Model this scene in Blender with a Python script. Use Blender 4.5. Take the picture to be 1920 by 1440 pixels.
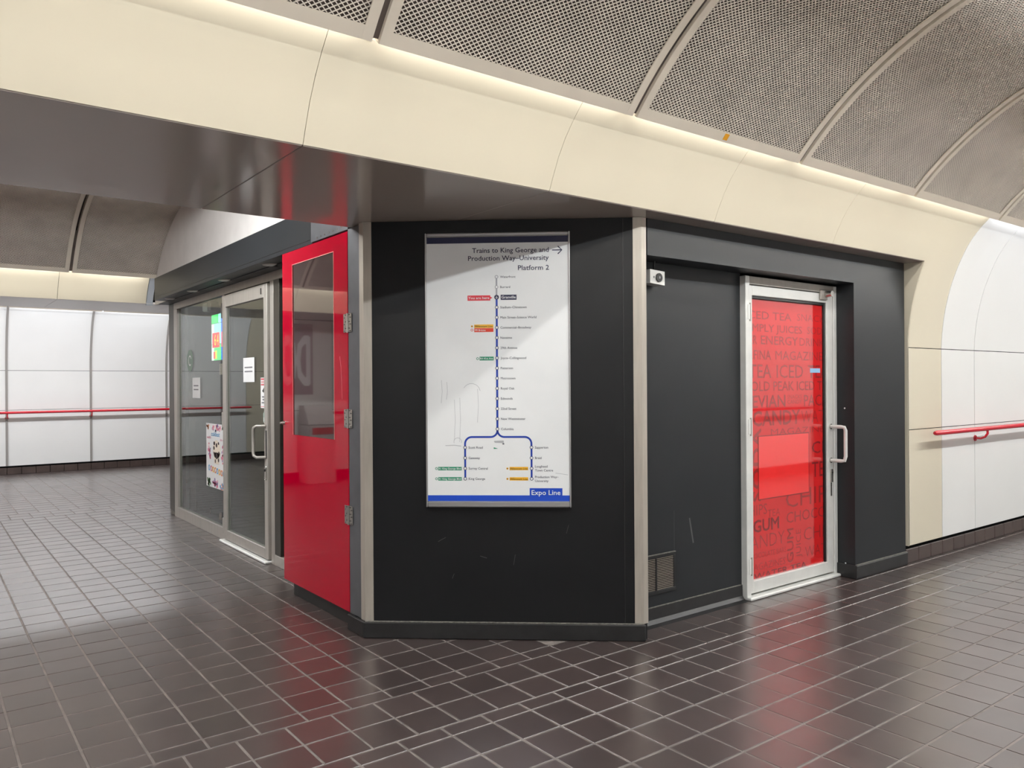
import bpy, bmesh, math, random
from mathutils import Vector, Matrix
random.seed(7)
for o in list(bpy.data.objects): bpy.data.objects.remove(o)
scene = bpy.context.scene
COL = scene.collection

# ------------------------------------------------------------------ camera, world, exposure
cam_d = bpy.data.cameras.new('camera'); cam = bpy.data.objects.new('camera', cam_d); COL.objects.link(cam)
YAW, PITCH, ROLL, FPX = math.radians(52.750), math.radians(-0.052), math.radians(-0.3666), 1474.9
cF = Vector((math.cos(YAW)*math.cos(PITCH), math.sin(YAW)*math.cos(PITCH), math.sin(PITCH)))
cR = cF.cross(Vector((0, 0, 1))).normalized(); cU = cR.cross(cF)
r2 = cR*math.cos(ROLL) + cU*math.sin(ROLL); u2 = cU*math.cos(ROLL) - cR*math.sin(ROLL)
M = Matrix((r2, u2, -cF)).transposed().to_4x4(); M.translation = Vector((0, 0, 1.45))
cam.matrix_world = M
cam_d.sensor_width = 36; cam_d.lens = FPX/1920*36; cam_d.clip_start = 0.05; cam_d.clip_end = 100
scene.camera = cam
w = bpy.data.worlds.new('world'); scene.world = w; w.use_nodes = True
w.node_tree.nodes['Background'].inputs[0].default_value = (0.9, 0.93, 1, 1)
w.node_tree.nodes['Background'].inputs[1].default_value = 0.02
vs = scene.view_settings
vs.view_transform = 'Standard'; vs.look = 'None'; vs.gamma = 1; vs.use_curve_mapping = False; vs.exposure = 0.0

# light strengths (W per metre of tube)
P_CENTRE1, P_COVE1 = 19.5, 3.4
P_CENTRE2, P_COVE2 = 14.0, 6.0
P_CENTRE3, P_COVE3 = 26.0, 4.5
UPLIGHT, UPLIGHT2 = 2.4, 12.0
WARM, COOL, NEUT = (1.0, 0.98, 0.93), (0.92, 0.95, 1.0), (0.95, 0.985, 1.0)

# ------------------------------------------------------------------ materials
def lin(c): return tuple((v/255/12.92 if v/255 <= 0.04045 else ((v/255+0.055)/1.055)**2.4) for v in c)
MATS = {}
def mat(name, rgb, rough=0.5, metal=0.0, spec=0.5, coat=0.0, var=0.0, vscale=6.0, bump=0.0, bscale=60.0, rvar=0.0, emit=None, estr=0.0, stretch=None, rand=None, world=False):
    if name in MATS: return MATS[name]
    m = bpy.data.materials.new(name); m.use_nodes = True
    nt = m.node_tree; N = nt.nodes; b = N['Principled BSDF']
    c = lin(rgb) + (1,)
    b.inputs['Base Color'].default_value = c; b.inputs['Roughness'].default_value = rough
    b.inputs['Metallic'].default_value = metal; b.inputs['Specular IOR Level'].default_value = spec
    b.inputs['Coat Weight'].default_value = coat; b.inputs['Coat Roughness'].default_value = max(0.04, rough*0.8)
    tc = N.new('ShaderNodeTexCoord'); vec = tc.outputs['Object']
    if world: vec = N.new('ShaderNodeNewGeometry').outputs['Position']
    if stretch:
        mp = N.new('ShaderNodeMapping'); mp.inputs['Scale'].default_value = stretch
        nt.links.new(vec, mp.inputs[0]); vec = mp.outputs[0]
    def noise(sc, det=4):
        n = N.new('ShaderNodeTexNoise'); n.inputs['Scale'].default_value = sc; n.inputs['Detail'].default_value = det
        nt.links.new(vec, n.inputs['Vector']); return n
    if var or rand:
        hv = N.new('ShaderNodeHueSaturation'); hv.inputs['Color'].default_value = c
        last = None
        if var:
            n = noise(vscale); mr = N.new('ShaderNodeMapRange')
            mr.inputs[1].default_value = 0.3; mr.inputs[2].default_value = 0.7
            mr.inputs[3].default_value = 1-var; mr.inputs[4].default_value = 1+var
            nt.links.new(n.outputs[0], mr.inputs[0]); last = mr.outputs[0]
        if rand:
            if rand[0] == 'obj': src = N.new('ShaderNodeObjectInfo').outputs['Random']
            else: src = N.new('ShaderNodeNewGeometry').outputs['Random Per Island']
            mr = N.new('ShaderNodeMapRange'); mr.inputs[3].default_value = 1-rand[1]; mr.inputs[4].default_value = 1+rand[1]
            nt.links.new(src, mr.inputs[0])
            if last:
                mu = N.new('ShaderNodeMath'); mu.operation = 'MULTIPLY'
                nt.links.new(last, mu.inputs[0]); nt.links.new(mr.outputs[0], mu.inputs[1]); last = mu.outputs[0]
            else: last = mr.outputs[0]
        nt.links.new(last, hv.inputs['Value']); nt.links.new(hv.outputs[0], b.inputs['Base Color'])
    if rvar:
        n = noise(vscale*0.7+1.3, 5); mr = N.new('ShaderNodeMapRange')
        mr.inputs[1].default_value = 0.3; mr.inputs[2].default_value = 0.7
        mr.inputs[3].default_value = max(0.01, rough-rvar); mr.inputs[4].default_value = rough+rvar
        nt.links.new(n.outputs[0], mr.inputs[0]); nt.links.new(mr.outputs[0], b.inputs['Roughness'])
    if bump:
        n = noise(bscale, 3); bp = N.new('ShaderNodeBump'); bp.inputs['Strength'].default_value = bump; bp.inputs['Distance'].default_value = 0.002
        nt.links.new(n.outputs[0], bp.inputs['Height']); nt.links.new(bp.outputs[0], b.inputs['Normal'])
    if emit:
        b.inputs['Emission Color'].default_value = lin(emit)+(1,); b.inputs['Emission Strength'].default_value = estr
    MATS[name] = m; return m
def glassmat(name, tint=(0.82, 0.86, 0.84), ior=1.52):
    m = bpy.data.materials.new(name); m.use_nodes = True; nt = m.node_tree; N = nt.nodes
    for x in list(N): N.remove(x)
    out = N.new('ShaderNodeOutputMaterial'); mx = N.new('ShaderNodeMixShader'); fr = N.new('ShaderNodeFresnel')
    fr.inputs[0].default_value = ior
    tr = N.new('ShaderNodeBsdfTransparent'); tr.inputs[0].default_value = tint+(1,)
    gl = N.new('ShaderNodeBsdfGlossy'); gl.inputs['Roughness'].default_value = 0.0
    ge = N.new('ShaderNodeNewGeometry'); mr = N.new('ShaderNodeMapRange'); mr.inputs[3].default_value = ior; mr.inputs[4].default_value = 1/ior
    nt.links.new(ge.outputs['Backfacing'], mr.inputs[0]); nt.links.new(mr.outputs[0], fr.inputs[0])
    nt.links.new(fr.outputs[0], mx.inputs[0]); nt.links.new(tr.outputs[0], mx.inputs[1]); nt.links.new(gl.outputs[0], mx.inputs[2])
    nt.links.new(mx.outputs[0], out.inputs[0]); MATS[name] = m; return m

mWhite = mat('white_enamel', (232, 232, 230), 0.32, spec=0.4, var=0.015, vscale=2)
mCream = mat('cream_enamel', (215, 207, 187), 0.35, spec=0.4, var=0.015, vscale=2)
mSoffit = mat('brown_metal_soffit', (168, 156, 147), 0.15, metal=0.0, spec=0.9, var=0.02, vscale=2)
mSoffit2 = mat('pale_soffit_enamel', (214, 209, 206), 0.3, spec=0.5, var=0.02)
mBlack = mat('black_wall_paint', (20, 21, 23), 0.42, spec=0.28, var=0.12, vscale=3, bump=0.08, bscale=40, rvar=0.06)
mCharc = mat('charcoal_paint', (31, 34, 37), 0.42, spec=0.36, var=0.06, vscale=3, bump=0.05)
mCharc2 = mat('grey_metal_trim', (92, 94, 98), 0.4, metal=0.3, var=0.1, vscale=12)
mSkirt = mat('black_rubber_skirting', (28, 28, 29), 0.4, var=0.3, vscale=14, bump=0.15, bscale=50)
mScuff = mat('pale_scuffed_edge', (104, 101, 96), 0.7, var=0.5, vscale=60)
mScuff2 = mat('faint_scratch', (84, 84, 84), 0.6)
mSteel = mat('brushed_steel', (186, 179, 168), 0.36, metal=0.45, var=0.08, vscale=8, stretch=(6, 6, 0.6), rvar=0.08)
mAlu = mat('dull_aluminium', (170, 165, 158), 0.38, metal=0.4, var=0.08, vscale=9, stretch=(4, 4, 0.5))
mAluW = mat('pale_door_aluminium', (226, 226, 222), 0.36, metal=0.15, var=0.06, vscale=7)
mAluD = mat('dark_bronze_frame', (70, 66, 60), 0.4, metal=0.5, var=0.08)
mGrille = mat('taupe_ceiling_frame', (222, 213, 198), 0.45, spec=0.4, var=0.04, vscale=4)
mLatt = mat('taupe_expanded_metal', (230, 221, 210), 0.5, spec=0.4, var=0.1, vscale=5)
mPlen = mat('brown_grey_plenum', (96, 87, 82), 0.95, spec=0.1, var=0.3, vscale=2.2)
mDark = mat('dark_void', (18, 18, 18), 0.9, spec=0.1)
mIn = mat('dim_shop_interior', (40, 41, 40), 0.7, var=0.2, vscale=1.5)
mTileO = mat('brown_quarry_tile', (66, 55, 53), 0.34, spec=0.9, coat=0.75, var=0.08, vscale=3, rvar=0.03, rand=('obj', 0.16), world=True)
mTileI = mat('brown_quarry_tile_far', (66, 55, 53), 0.34, spec=0.9, coat=0.75, var=0.08, vscale=3, rvar=0.03, rand=('isl', 0.16), world=True)
mGrout = mat('grey_grout', (122, 115, 111), 0.75, spec=0.25, var=0.25, vscale=9)
mBase = mat('brown_baseboard_tile', (74, 62, 58), 0.35, var=0.15, vscale=8)
mRedRail = mat('red_enamel_rail', (200, 30, 48), 0.22, spec=0.5, coat=0.3)
mRedDoor = mat('red_gloss_laminate', (166, 0, 35), 0.02, spec=0.4, coat=0.1)
mVinyl = mat('red_window_film', (206, 34, 36), 0.03, spec=0.7, coat=0.8, var=0.03, vscale=2)
mVinylT = mat('dark_red_print', (150, 40, 40), 0.03, spec=0.7, coat=0.8)
mVinylT2 = mat('deep_red_print', (132, 32, 34), 0.03, spec=0.7, coat=0.8)
mSheet = mat('bright_red_sheet', (244, 50, 50), 0.04, spec=0.9, coat=1.0)
mPaper = mat('white_paper', (222, 222, 222), 0.6, var=0.03)
mGrayInk = mat('grey_ink', (120, 120, 124), 0.7)
mSignW = mat('sign_white_face', (240, 242, 243), 0.3, var=0.02, vscale=4)
mSilver = mat('sign_silver_frame', (176, 176, 176), 0.3, metal=0.7)
mNavy = mat('navy_ink', (22, 24, 66), 0.4)
mBlue = mat('route_blue_ink', (20, 58, 160), 0.4)
mBarBlue = mat('bar_blue_ink', (16, 70, 190), 0.4)
mGreyRt = mat('grey_route_ink', (160, 162, 170), 0.4)
mTxt = mat('slate_text_ink', (64, 66, 82), 0.5)
mRedInk = mat('red_tag_ink', (206, 26, 50), 0.4)
mOrgInk = mat('orange_red_ink', (220, 60, 36), 0.4)
mGrnInk = mat('green_tag_ink', (24, 140, 104), 0.4)
mYelInk = mat('yellow_tag_ink', (242, 184, 44), 0.4)
mBrnInk = mat('brown_ink', (110, 74, 20), 0.4)
mWhiteInk = mat('white_ink', (236, 238, 240), 0.4)
mCamW = mat('white_plastic', (214, 214, 210), 0.4)
mRub = mat('black_plastic', (20, 20, 21), 0.35)
mBolt = mat('bright_steel', (200, 198, 192), 0.25, metal=0.9)
mGlass = glassmat('shop_glass')
mDiff = mat('lamp_diffuser', (250, 250, 245), 0.5, emit=(255, 250, 238), estr=3.0)
mEndW = mat('white_plaster', (206, 202, 198), 0.75, var=0.04, vscale=5, bump=0.1)
mBin = mat('bin_grey', (190, 186, 184), 0.4)

# ------------------------------------------------------------------ builders
def link(name, me, m, parent=None):
    o = bpy.data.objects.new(name, me); COL.objects.link(o)
    if m: me.materials.append(m)
    if parent: o.parent = parent
    return o
def origin(p):
    v = Vector((0, 0, 0))
    while p: v += p.location; p = p.parent
    return v
class MB:
    def __init__(s): s.bm = bmesh.new()
    def box(s, x0, x1, y0, y1, z0, z1, bev=0.0, seg=1):
        x0, x1 = sorted((x0, x1)); y0, y1 = sorted((y0, y1)); z0, z1 = sorted((z0, z1))
        v = [s.bm.verts.new((x, y, z)) for x in (x0, x1) for y in (y0, y1) for z in (z0, z1)]
        fs = [s.bm.faces.new([v[i] for i in q]) for q in ((0, 1, 3, 2), (4, 6, 7, 5), (0, 4, 5, 1), (2, 3, 7, 6), (0, 2, 6, 4), (1, 5, 7, 3))]
        if bev:
            es = list({e for f in fs for e in f.edges})
            bmesh.ops.bevel(s.bm, geom=es, offset=bev, segments=seg, affect='EDGES', profile=0.5)
        return s
    def obox(s, o, t, n, u0, u1, w0, w1, z0, z1, bev=0.0):   # box in a frame: origin o, along t, outwards n
        k = len(s.bm.verts); s.bm.verts.ensure_lookup_table()
        tmp = bmesh.new(); a = MB(); a.bm.free(); a.bm = tmp; a.box(u0, u1, w0, w1, z0, z1, bev)
        s.merge(tmp, lambda p: Vector(o) + Vector(t)*p.x + Vector(n)*p.y + Vector((0, 0, p.z))); tmp.free(); return s
    def merge(s, other, fn):
        mp = {}
        for v in other.verts: mp[v] = s.bm.verts.new(fn(v.co))
        for f in other.faces:
            try: s.bm.faces.new([mp[v] for v in f.verts])
            except ValueError: pass
    def poly(s, pts, d):                                      # prism: polygon pts extruded by vector d
        a = [s.bm.verts.new(p) for p in pts]; b = [s.bm.verts.new(Vector(p)+Vector(d)) for p in pts]
        n = len(pts)
        s.bm.faces.new(a); s.bm.faces.new(b[::-1])
        for i in range(n): s.bm.faces.new((a[i], b[i], b[(i+1) % n], a[(i+1) % n]))
        return s
    def tube(s, pts, r, n=10, cap=True):
        pts = [Vector(p) for p in pts]; rings = []
        for i, p in enumerate(pts):
            d = (pts[min(i+1, len(pts)-1)] - pts[max(i-1, 0)]).normalized()
            a = d.cross(Vector((0, 0, 1)));
            if a.length < 0.05: a = d.cross(Vector((0, 1, 0)))
            a.normalize(); b = d.cross(a)
            if rings and i:
                pa = rings[-1][1]; a2 = (pa - d*pa.dot(d))
                if a2.length > 0.1: a = a2.normalized(); b = d.cross(a)
            ring = [s.bm.verts.new(p + (a*math.cos(2*math.pi*k/n) + b*math.sin(2*math.pi*k/n))*r) for k in range(n)]
            rings.append((ring, a))
        for (r0, _), (r1, _) in zip(rings, rings[1:]):
            for k in range(n): s.bm.faces.new((r0[k], r0[(k+1) % n], r1[(k+1) % n], r1[k]))
        if cap: s.bm.faces.new(rings[0][0][::-1]); s.bm.faces.new(rings[-1][0])
        return s
    def disc(s, c, ax, r, h, n=20, r2=None):                  # short cylinder or cone
        c = Vector(c); ax = Vector(ax).normalized()
        a = ax.orthogonal().normalized(); b = ax.cross(a); r2 = r if r2 is None else r2
        A = [s.bm.verts.new(c+(a*math.cos(2*math.pi*k/n)+b*math.sin(2*math.pi*k/n))*r) for k in range(n)]
        B = [s.bm.verts.new(c+ax*h+(a*math.cos(2*math.pi*k/n)+b*math.sin(2*math.pi*k/n))*r2) for k in range(n)]
        s.bm.faces.new(A[::-1]); s.bm.faces.new(B)
        for k in range(n): s.bm.faces.new((A[k], A[(k+1) % n], B[(k+1) % n], B[k]))
        return s
    def build(s, name, m, parent=None, smooth=True):
        bmesh.ops.recalc_face_normals(s.bm, faces=s.bm.faces[:])
        if parent:
            off = origin(parent); bmesh.ops.translate(s.bm, verts=s.bm.verts[:], vec=-off)
        me = bpy.data.meshes.new(name); s.bm.to_mesh(me); s.bm.free()
        if smooth:
            me.shade_smooth(); me.set_sharp_from_angle(angle=math.radians(32))
        return link(name, me, m, parent)
def tag(o, label, cat, group=None, kind=None):
    o['label'] = label; o['category'] = cat
    if group: o['group'] = group
    if kind: o['kind'] = kind
    return o
def empty(name, loc=(0, 0, 0)):
    o = bpy.data.objects.new(name, None); COL.objects.link(o); o.location = loc; o.empty_display_size = 0.1; return o
def thing(name, loc, label, cat, group=None, kind=None): return tag(empty(name, loc), label, cat, group, kind)
def area(name, loc, sx, sy, power, col, direction, parent=None):
    L = bpy.data.lights.new(name, 'AREA'); L.shape = 'RECTANGLE'; L.size = sx; L.size_y = sy; L.energy = power; L.color = col
    o = bpy.data.objects.new(name, L); COL.objects.link(o)
    z = -Vector(direction).normalized(); x = Vector((1, 0, 0)) if abs(z.x) < 0.7 else Vector((0, 0, 1)); x = (x - z*x.dot(z)).normalized(); y = z.cross(x)
    R = Matrix((x, y, z)).transposed().to_4x4()
    R.translation = Vector(loc)
    if parent: o.parent = parent; R.translation = Vector(loc) - origin(parent)
    o.matrix_local = R
    return o

# text -> list of (x, y) verts and faces, cap height 1
_font_cap = None
def glyphs(s, bold=0.0):
    cu = bpy.data.curves.new('t', 'FONT'); cu.body = s; cu.size = 1; cu.offset = bold; cu.resolution_u = 2
    o = bpy.data.objects.new('t', cu); me = o.to_mesh()
    V = [(v.co.x, v.co.y) for v in me.vertices]; F = [tuple(p.vertices) for p in me.polygons]
    o.to_mesh_clear(); bpy.data.objects.remove(o); bpy.data.curves.remove(cu)
    return V, F
def cap():
    global _font_cap
    if _font_cap is None: V, F = glyphs('H'); _font_cap = max(y for x, y in V) - min(y for x, y in V)
    return _font_cap
class Print:
    """flat print in a 2D frame: point(u, v) -> world"""
    def __init__(s, pt): s.pt = pt; s.items = {}
    def _get(s, m): return s.items.setdefault(m, bmesh.new())
    def faces(s, m, V, F, dz=0.0):
        bm = s._get(m); vs_ = [bm.verts.new((x, y, dz)) for x, y in V]
        for f in F:
            try: bm.faces.new([vs_[i] for i in f])
            except ValueError: pass
    def rect(s, m, u0, u1, v0, v1): s.faces(m, [(u0, v0), (u1, v0), (u1, v1), (u0, v1)], [(0, 1, 2, 3)])
    def polygon(s, m, pts): s.faces(m, pts, [tuple(range(len(pts)))])
    def disc(s, m, u, v, r, n=18, ry=None):
        ry = ry or r
        s.faces(m, [(u+r*math.cos(2*math.pi*k/n), v+ry*math.sin(2*math.pi*k/n)) for k in range(n)], [tuple(range(n))])
    def path(s, m, pts, wd):
        V = []; n = len(pts)
        for i, (x, y) in enumerate(pts):
            a = pts[max(i-1, 0)]; b = pts[min(i+1, n-1)]; dx, dy = b[0]-a[0], b[1]-a[1]; L = math.hypot(dx, dy)
            V += [(x-dy/L*wd/2, y+dx/L*wd/2), (x+dy/L*wd/2, y-dx/L*wd/2)]
        s.faces(m, V, [(2*i, 2*i+1, 2*i+3, 2*i+2) for i in range(n-1)])
    def text(s, m, body, u, v, h, width=None, align='L', bold=0.0, rot=0, clip=None, dz=0.0):
        if bold > 0:
            e = bold*h*0.9
            for k, (du, dv) in enumerate(((-e, 0), (e, 0), (0, -e), (0, e))): s.text(m, body, u+du, v+dv, h, width, align, 0.0, rot, clip, 0.00012*k)
            return
        V, F = glyphs(body, bold)
        if not V: return
        k = h/cap(); x0 = min(x for x, y in V); x1 = max(x for x, y in V); sx = k
        if width: sx = width/(x1-x0)
        ox = {'L': -x0*sx, 'R': -x1*sx, 'C': -(x0+x1)/2*sx}[align]
        P = [(x*sx+ox, y*k) for x, y in V]
        if rot: P = [(-y, x) for x, y in P]
        P = [(x+u, y+v) for x, y in P]
        if clip:
            t = bmesh.new(); vv = [t.verts.new((x, y, 0)) for x, y in P]
            for f in F:
                try: t.faces.new([vv[i] for i in f])
                except ValueError: pass
            for co, no in (((clip[0], 0, 0), (-1, 0, 0)), ((clip[1], 0, 0), (1, 0, 0)), ((0, clip[2], 0), (0, -1, 0)), ((0, clip[3], 0), (0, 1, 0))):
                bmesh.ops.bisect_plane(t, geom=t.verts[:]+t.edges[:]+t.faces[:], plane_co=co, plane_no=no, clear_outer=True)
            t.verts.index_update(); P = [(x.co.x, x.co.y) for x in t.verts]; F = [tuple(x.index for x in f.verts) for f in t.faces]; t.free()
        s.faces(m, P, F, dz)
    def build(s, name, parent, lift=None):
        out = []
        for i, (m, bm) in enumerate(s.items.items()):
            d = 0.0006 + 0.0005*i if lift is None else lift.get(m, 0.0006)
            me = bpy.data.meshes.new(name); off = origin(parent)
            for v in bm.verts: v.co = Vector(s.pt(v.co.x, v.co.y, d + v.co.z)) - off
            bm.to_mesh(me); bm.free(); q_ = link(name, me, m, parent); q_['kind'] = 'stuff'; out.append(q_)
        return out

# ------------------------------------------------------------------ tunnel profile
INS = [(1.713, 0), (1.78, 0.0025), (1.844, 0.007), (1.95, 0.019), (2.042, 0.034), (2.15, 0.058), (2.258, 0.088), (2.383, 0.135), (2.44, 0.160), (2.53, 0.204), (2.608, 0.254), (2.68, 0.314), (2.744, 0.378), (2.80, 0.436)]
def inset(z):
    if z <= INS[0][0]: return 0.0
    for (a, b), (c, d) in zip(INS, INS[1:]):
        if z <= c: return b + (d-b)*(z-a)/(c-a)
    return INS[-1][1]
def prof(z0, z1):
    zs = [z0] + [z for z, _ in INS if z0 + 0.004 < z < z1 - 0.004] + [z1]
    return [(z, inset(z)) for z in zs]
def curved(mb, x0, x1, W, s, z0, z1, th=0.012):
    """wall panel following the tunnel profile; s=+1 faces -Y, s=-1 faces +Y"""
    pts = prof(z0, z1)
    f = [(W - s*i, z) for z, i in pts]; nb = []
    for k, (y, z) in enumerate(f):
        a = f[max(k-1, 0)]; b = f[min(k+1, len(f)-1)]; dy, dz = b[0]-a[0], b[1]-a[1]; L = math.hypot(dy, dz)
        nb.append((y + s*dz/L*th, z - s*dy/L*th))
    poly = [(x0, y, z) for y, z in f] + [(x0, y, z) for y, z in reversed(nb)]
    n = len(f)
    va = [[mb.bm.verts.new((x, y, z)) for x in (x0, x1)] for y, z in f]
    vb = [[mb.bm.verts.new((x, y, z)) for x in (x0, x1)] for y, z in nb]
    F = mb.bm.faces.new
    for k in range(n-1):
        F((va[k][0], va[k][1], va[k+1][1], va[k+1][0])); F((vb[k][0], vb[k+1][0], vb[k+1][1], vb[k][1]))
        F((va[k][0], va[k+1][0], vb[k+1][0], vb[k][0])); F((va[k][1], vb[k][1], vb[k+1][1], va[k+1][1]))
    F((va[0][0], vb[0][0], vb[0][1], va[0][1])); F((va[-1][0], va[-1][1], vb[-1][1], vb[-1][0]))
    return mb
PT = 2.750                                                     # top of the wall panels, hidden by the ceiling edge
G = 0.004                                                      # half panel joint
def panels(root, xs, W, s, mats, zrows=((0.14, 1.06), (1.06, 1.713), (1.713, 2.750))):
    for i, (a, b) in enumerate(zip(xs, xs[1:])):
        m = mats(i, (a+b)/2)
        for (z0, z1) in zrows:
            curved(MB(), a+G, b-G, W, s, z0+0.003, z1-0.003).build('wall_panel', m, root)
def backing(name, x0, x1, W, s, z0, z1, label, parent=None):
    mb = curved(MB(), x0, x1, W + s*0.022, s, z0, z1, 0.05)
    o = mb.build(name, mDark, parent)
    if parent is None: tag(o, label, 'wall', kind='structure')
    return o
XJ = lambda k: 1.21 + 1.25*k                                   # panel joints

# ---- floor ---------------------------------------------------------------
fl = MB().box(-8.2, 16.2, -0.95, 15.5, -0.20, -0.0025).build('floor', mGrout, smooth=False)
tag(fl, 'brown square quarry tile floor with pale grey joints', 'floor', kind='structure')
PX, PY = 0.2060, 0.2045
def tile_mesh(sx, sy):
    mb = MB(); J = 0.0105; a, b = sx/2-J/2, sy/2-J/2
    t = 0.0012
    lo = [mb.bm.verts.new((x, y, -0.011)) for x, y in ((-a, -b), (a, -b), (a, b), (-a, b))]
    mi = [mb.bm.verts.new((x, y, -t)) for x, y in ((-a, -b), (a, -b), (a, b), (-a, b))]
    hi = [mb.bm.verts.new((x, y, 0)) for x, y in ((-a+t, -b+t), (a-t, -b+t), (a-t, b-t), (-a+t, b-t))]
    mb.bm.faces.new(hi)
    for k in range(4):
        q = (k+1) % 4
        mb.bm.faces.new((lo[k], lo[q], mi[q], mi[k])); mb.bm.faces.new((mi[k], mi[q], hi[q], hi[k]))
    me = bpy.data.meshes.new('tile'); mb.bm.to_mesh(me); mb.bm.free(); return me
rows = []                                                      # (y0, y1, x phase)
y = 2.73
while y > -0.75: rows.append((y-0.205, y, 1.345)); y -= 0.205
rows += [(2.73, 2.826, 1.345), (2.826, 3.029, 1.242), (3.029, 3.233, 1.242), (3.233, 3.338, 1.345)]
y = 3.338
for k in range(33): rows.append((y, y+PY, 1.345)); y += PY
rows += [(y, y+0.205, 1.242), (y+0.205, y+0.41, 1.242)]; y += 0.41
while y < 15.2: rows.append((y, y+PY, 1.345)); y += PY
def in_kiosk(x, yy):
    if yy > 9.55: return x > (2.95 if yy < 11.2 else 4.9)
    if yy > 3.37 and x > 3.25: return True
    if x > 2.44 and yy > 4.05: return True
    if 2.2 < x and 4.2 < yy < 5.15: return True
    return (x-2.055)*0.6495 + (yy-4.10)*0.7604 > 0.13 and x > 2.2 and 3.2 < yy < 4.3
allt = []
for (y0, y1, ph) in rows:
    yc = (y0+y1)/2
    xa, xb = (-7.9, 15.6) if yc < 3.3 else (-7.9, 2.95 if yc < 11.2 else 4.9)
    k0 = math.ceil((xa-ph)/PX); k1 = math.floor((xb-ph)/PX)
    for k in range(k0, k1):
        xc = ph + (k+0.5)*PX
        if in_kiosk(xc, yc): continue
        dx, dy = xc, yc; d = cF.x*dx + cF.y*dy; l = cR.x*dx + cR.y*dy
        vis = d > 2.85 and abs(l/d) < 0.68
        allt.append((0 if vis else 1, math.hypot(dx, dy) - (y1-y0), xc, yc, y1-y0))
allt.sort(); cache = {}
far_v, far_f = [], []
for i, (nv, _, xc, yc, sy) in enumerate(allt):
    key = round(sy, 3)
    if key not in cache:
        me = tile_mesh(PX, sy); me.materials.append(mTileO); cache[key] = me
    me = cache[key]
    if i < 300:
        o = bpy.data.objects.new('tile', me); COL.objects.link(o); o.parent = fl; o.location = (xc, yc, random.uniform(-0.0006, 0.0003))
        o.rotation_euler = (random.uniform(-1, 1)*0.0022, random.uniform(-1, 1)*0.0022, random.uniform(-1, 1)*0.004)
    else:
        b = len(far_v); tx, ty = random.uniform(-1, 1)*0.002, random.uniform(-1, 1)*0.002
        far_v += [(v.co.x+xc, v.co.y+yc, v.co.z + tx*v.co.x + ty*v.co.y) for v in me.vertices]
        far_f += [tuple(j+b for j in p.vertices) for p in me.polygons]
me = bpy.data.meshes.new('far_tiles'); me.from_pydata(far_v, [], far_f)
o = link('far_tiles', me, mTileI, fl); o['kind'] = 'stuff'

# ---- tunnel walls ----------------------------------------------------------
# main tunnel, north side: fascia over the kiosk opening, then wall at the far right
W1, W1S, W2N, W2F, W3N, W3F = 3.06, -0.758, 4.145, 10.38, 11.28, 15.30
SOF1, SOF2, JX = 2.383, 2.44, 6.262
wn = backing('wall_north', JX+0.03, 16, W1, 1, 0.14, 2.750, 'curved tunnel wall of cream and white enamel panels beside the black kiosk')
backing('backing', -8, JX+0.03, W1, 1, SOF1+0.01, 2.750, '', wn)
panels(wn, [JX, 6.835], W1, 1, lambda i, x: mCream)
panels(wn, [6.835, XJ(5)] + [XJ(k) for k in range(6, 13)], W1, 1, lambda i, x: mWhite)
fx = [-8] + [XJ(k) for k in range(-6, 4)] + [JX]
for a, b in zip(fx, fx[1:]):
    curved(MB(), a+0.0012, b-(0.0012 if b != JX else -G), W1, 1, SOF1, PT).build('fascia_panel', mCream, wn)
# soffit of the beam, cut round the kiosk by simply running over its top
for a, b in zip(fx, fx[1:]):
    MB().box(a+0.0015, b-0.0015, W1-inset(SOF1)+0.004, 4.285, SOF1-0.004, SOF1+0.02, 0.002).build('soffit_panel', mSoffit, wn)
MB().box(-8, JX, 2.935, 4.27, SOF1+0.021, SOF1+0.05).build('beam_core', mDark, wn)
# jamb of the opening next to the kiosk pier
mbj = MB(); pj = [(W1-i, z) for z, i in prof(0.14, SOF1)]
mbj.poly([(JX, y_, z_) for y_, z_ in pj] + [(JX, 3.30, SOF1), (JX, 3.30, 0.14)], (0.012, 0, 0)).build('opening_jamb', mCream, wn)
# baseboards of separate tiles
def baseboard(name, xs0, xs1, Y, s, label, n_each=0.206):
    r = MB().box(xs0, xs1, Y+s*0.012, Y+s*0.06, 0, 0.128).build(name, mDark); tag(r, label, 'baseboard', kind='structure')
    x = xs0
    while x < xs1 - 0.05:
        MB().box(x+0.003, min(x+n_each, xs1)-0.003, Y-s*0.004, Y+s*0.012, 0.0, 0.112, 0.004).build('baseboard_tile', mBase, r); x += n_each
    return r
baseboard('baseboard_north', 6.245, 12.2, 3.075, 1, 'dark brown tile baseboard under the cream and white wall beside the kiosk')
# main tunnel, south side (behind the camera)
ws = backing('wall_south', -8, 16, W1S, -1, 0.14, 2.750, 'white enamel panel wall facing the kiosk across the tunnel')
panels(ws, [-8] + [XJ(k) for k in range(-7, 12)] + [16], W1S, -1, lambda i, x: mWhite)
r = MB().box(-8, 16, W1S-0.06, W1S-0.01, 0, 0.128).build('baseboard_south', mBase); tag(r, 'dark brown baseboard of the wall facing the kiosk', 'baseboard', kind='structure')
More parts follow.
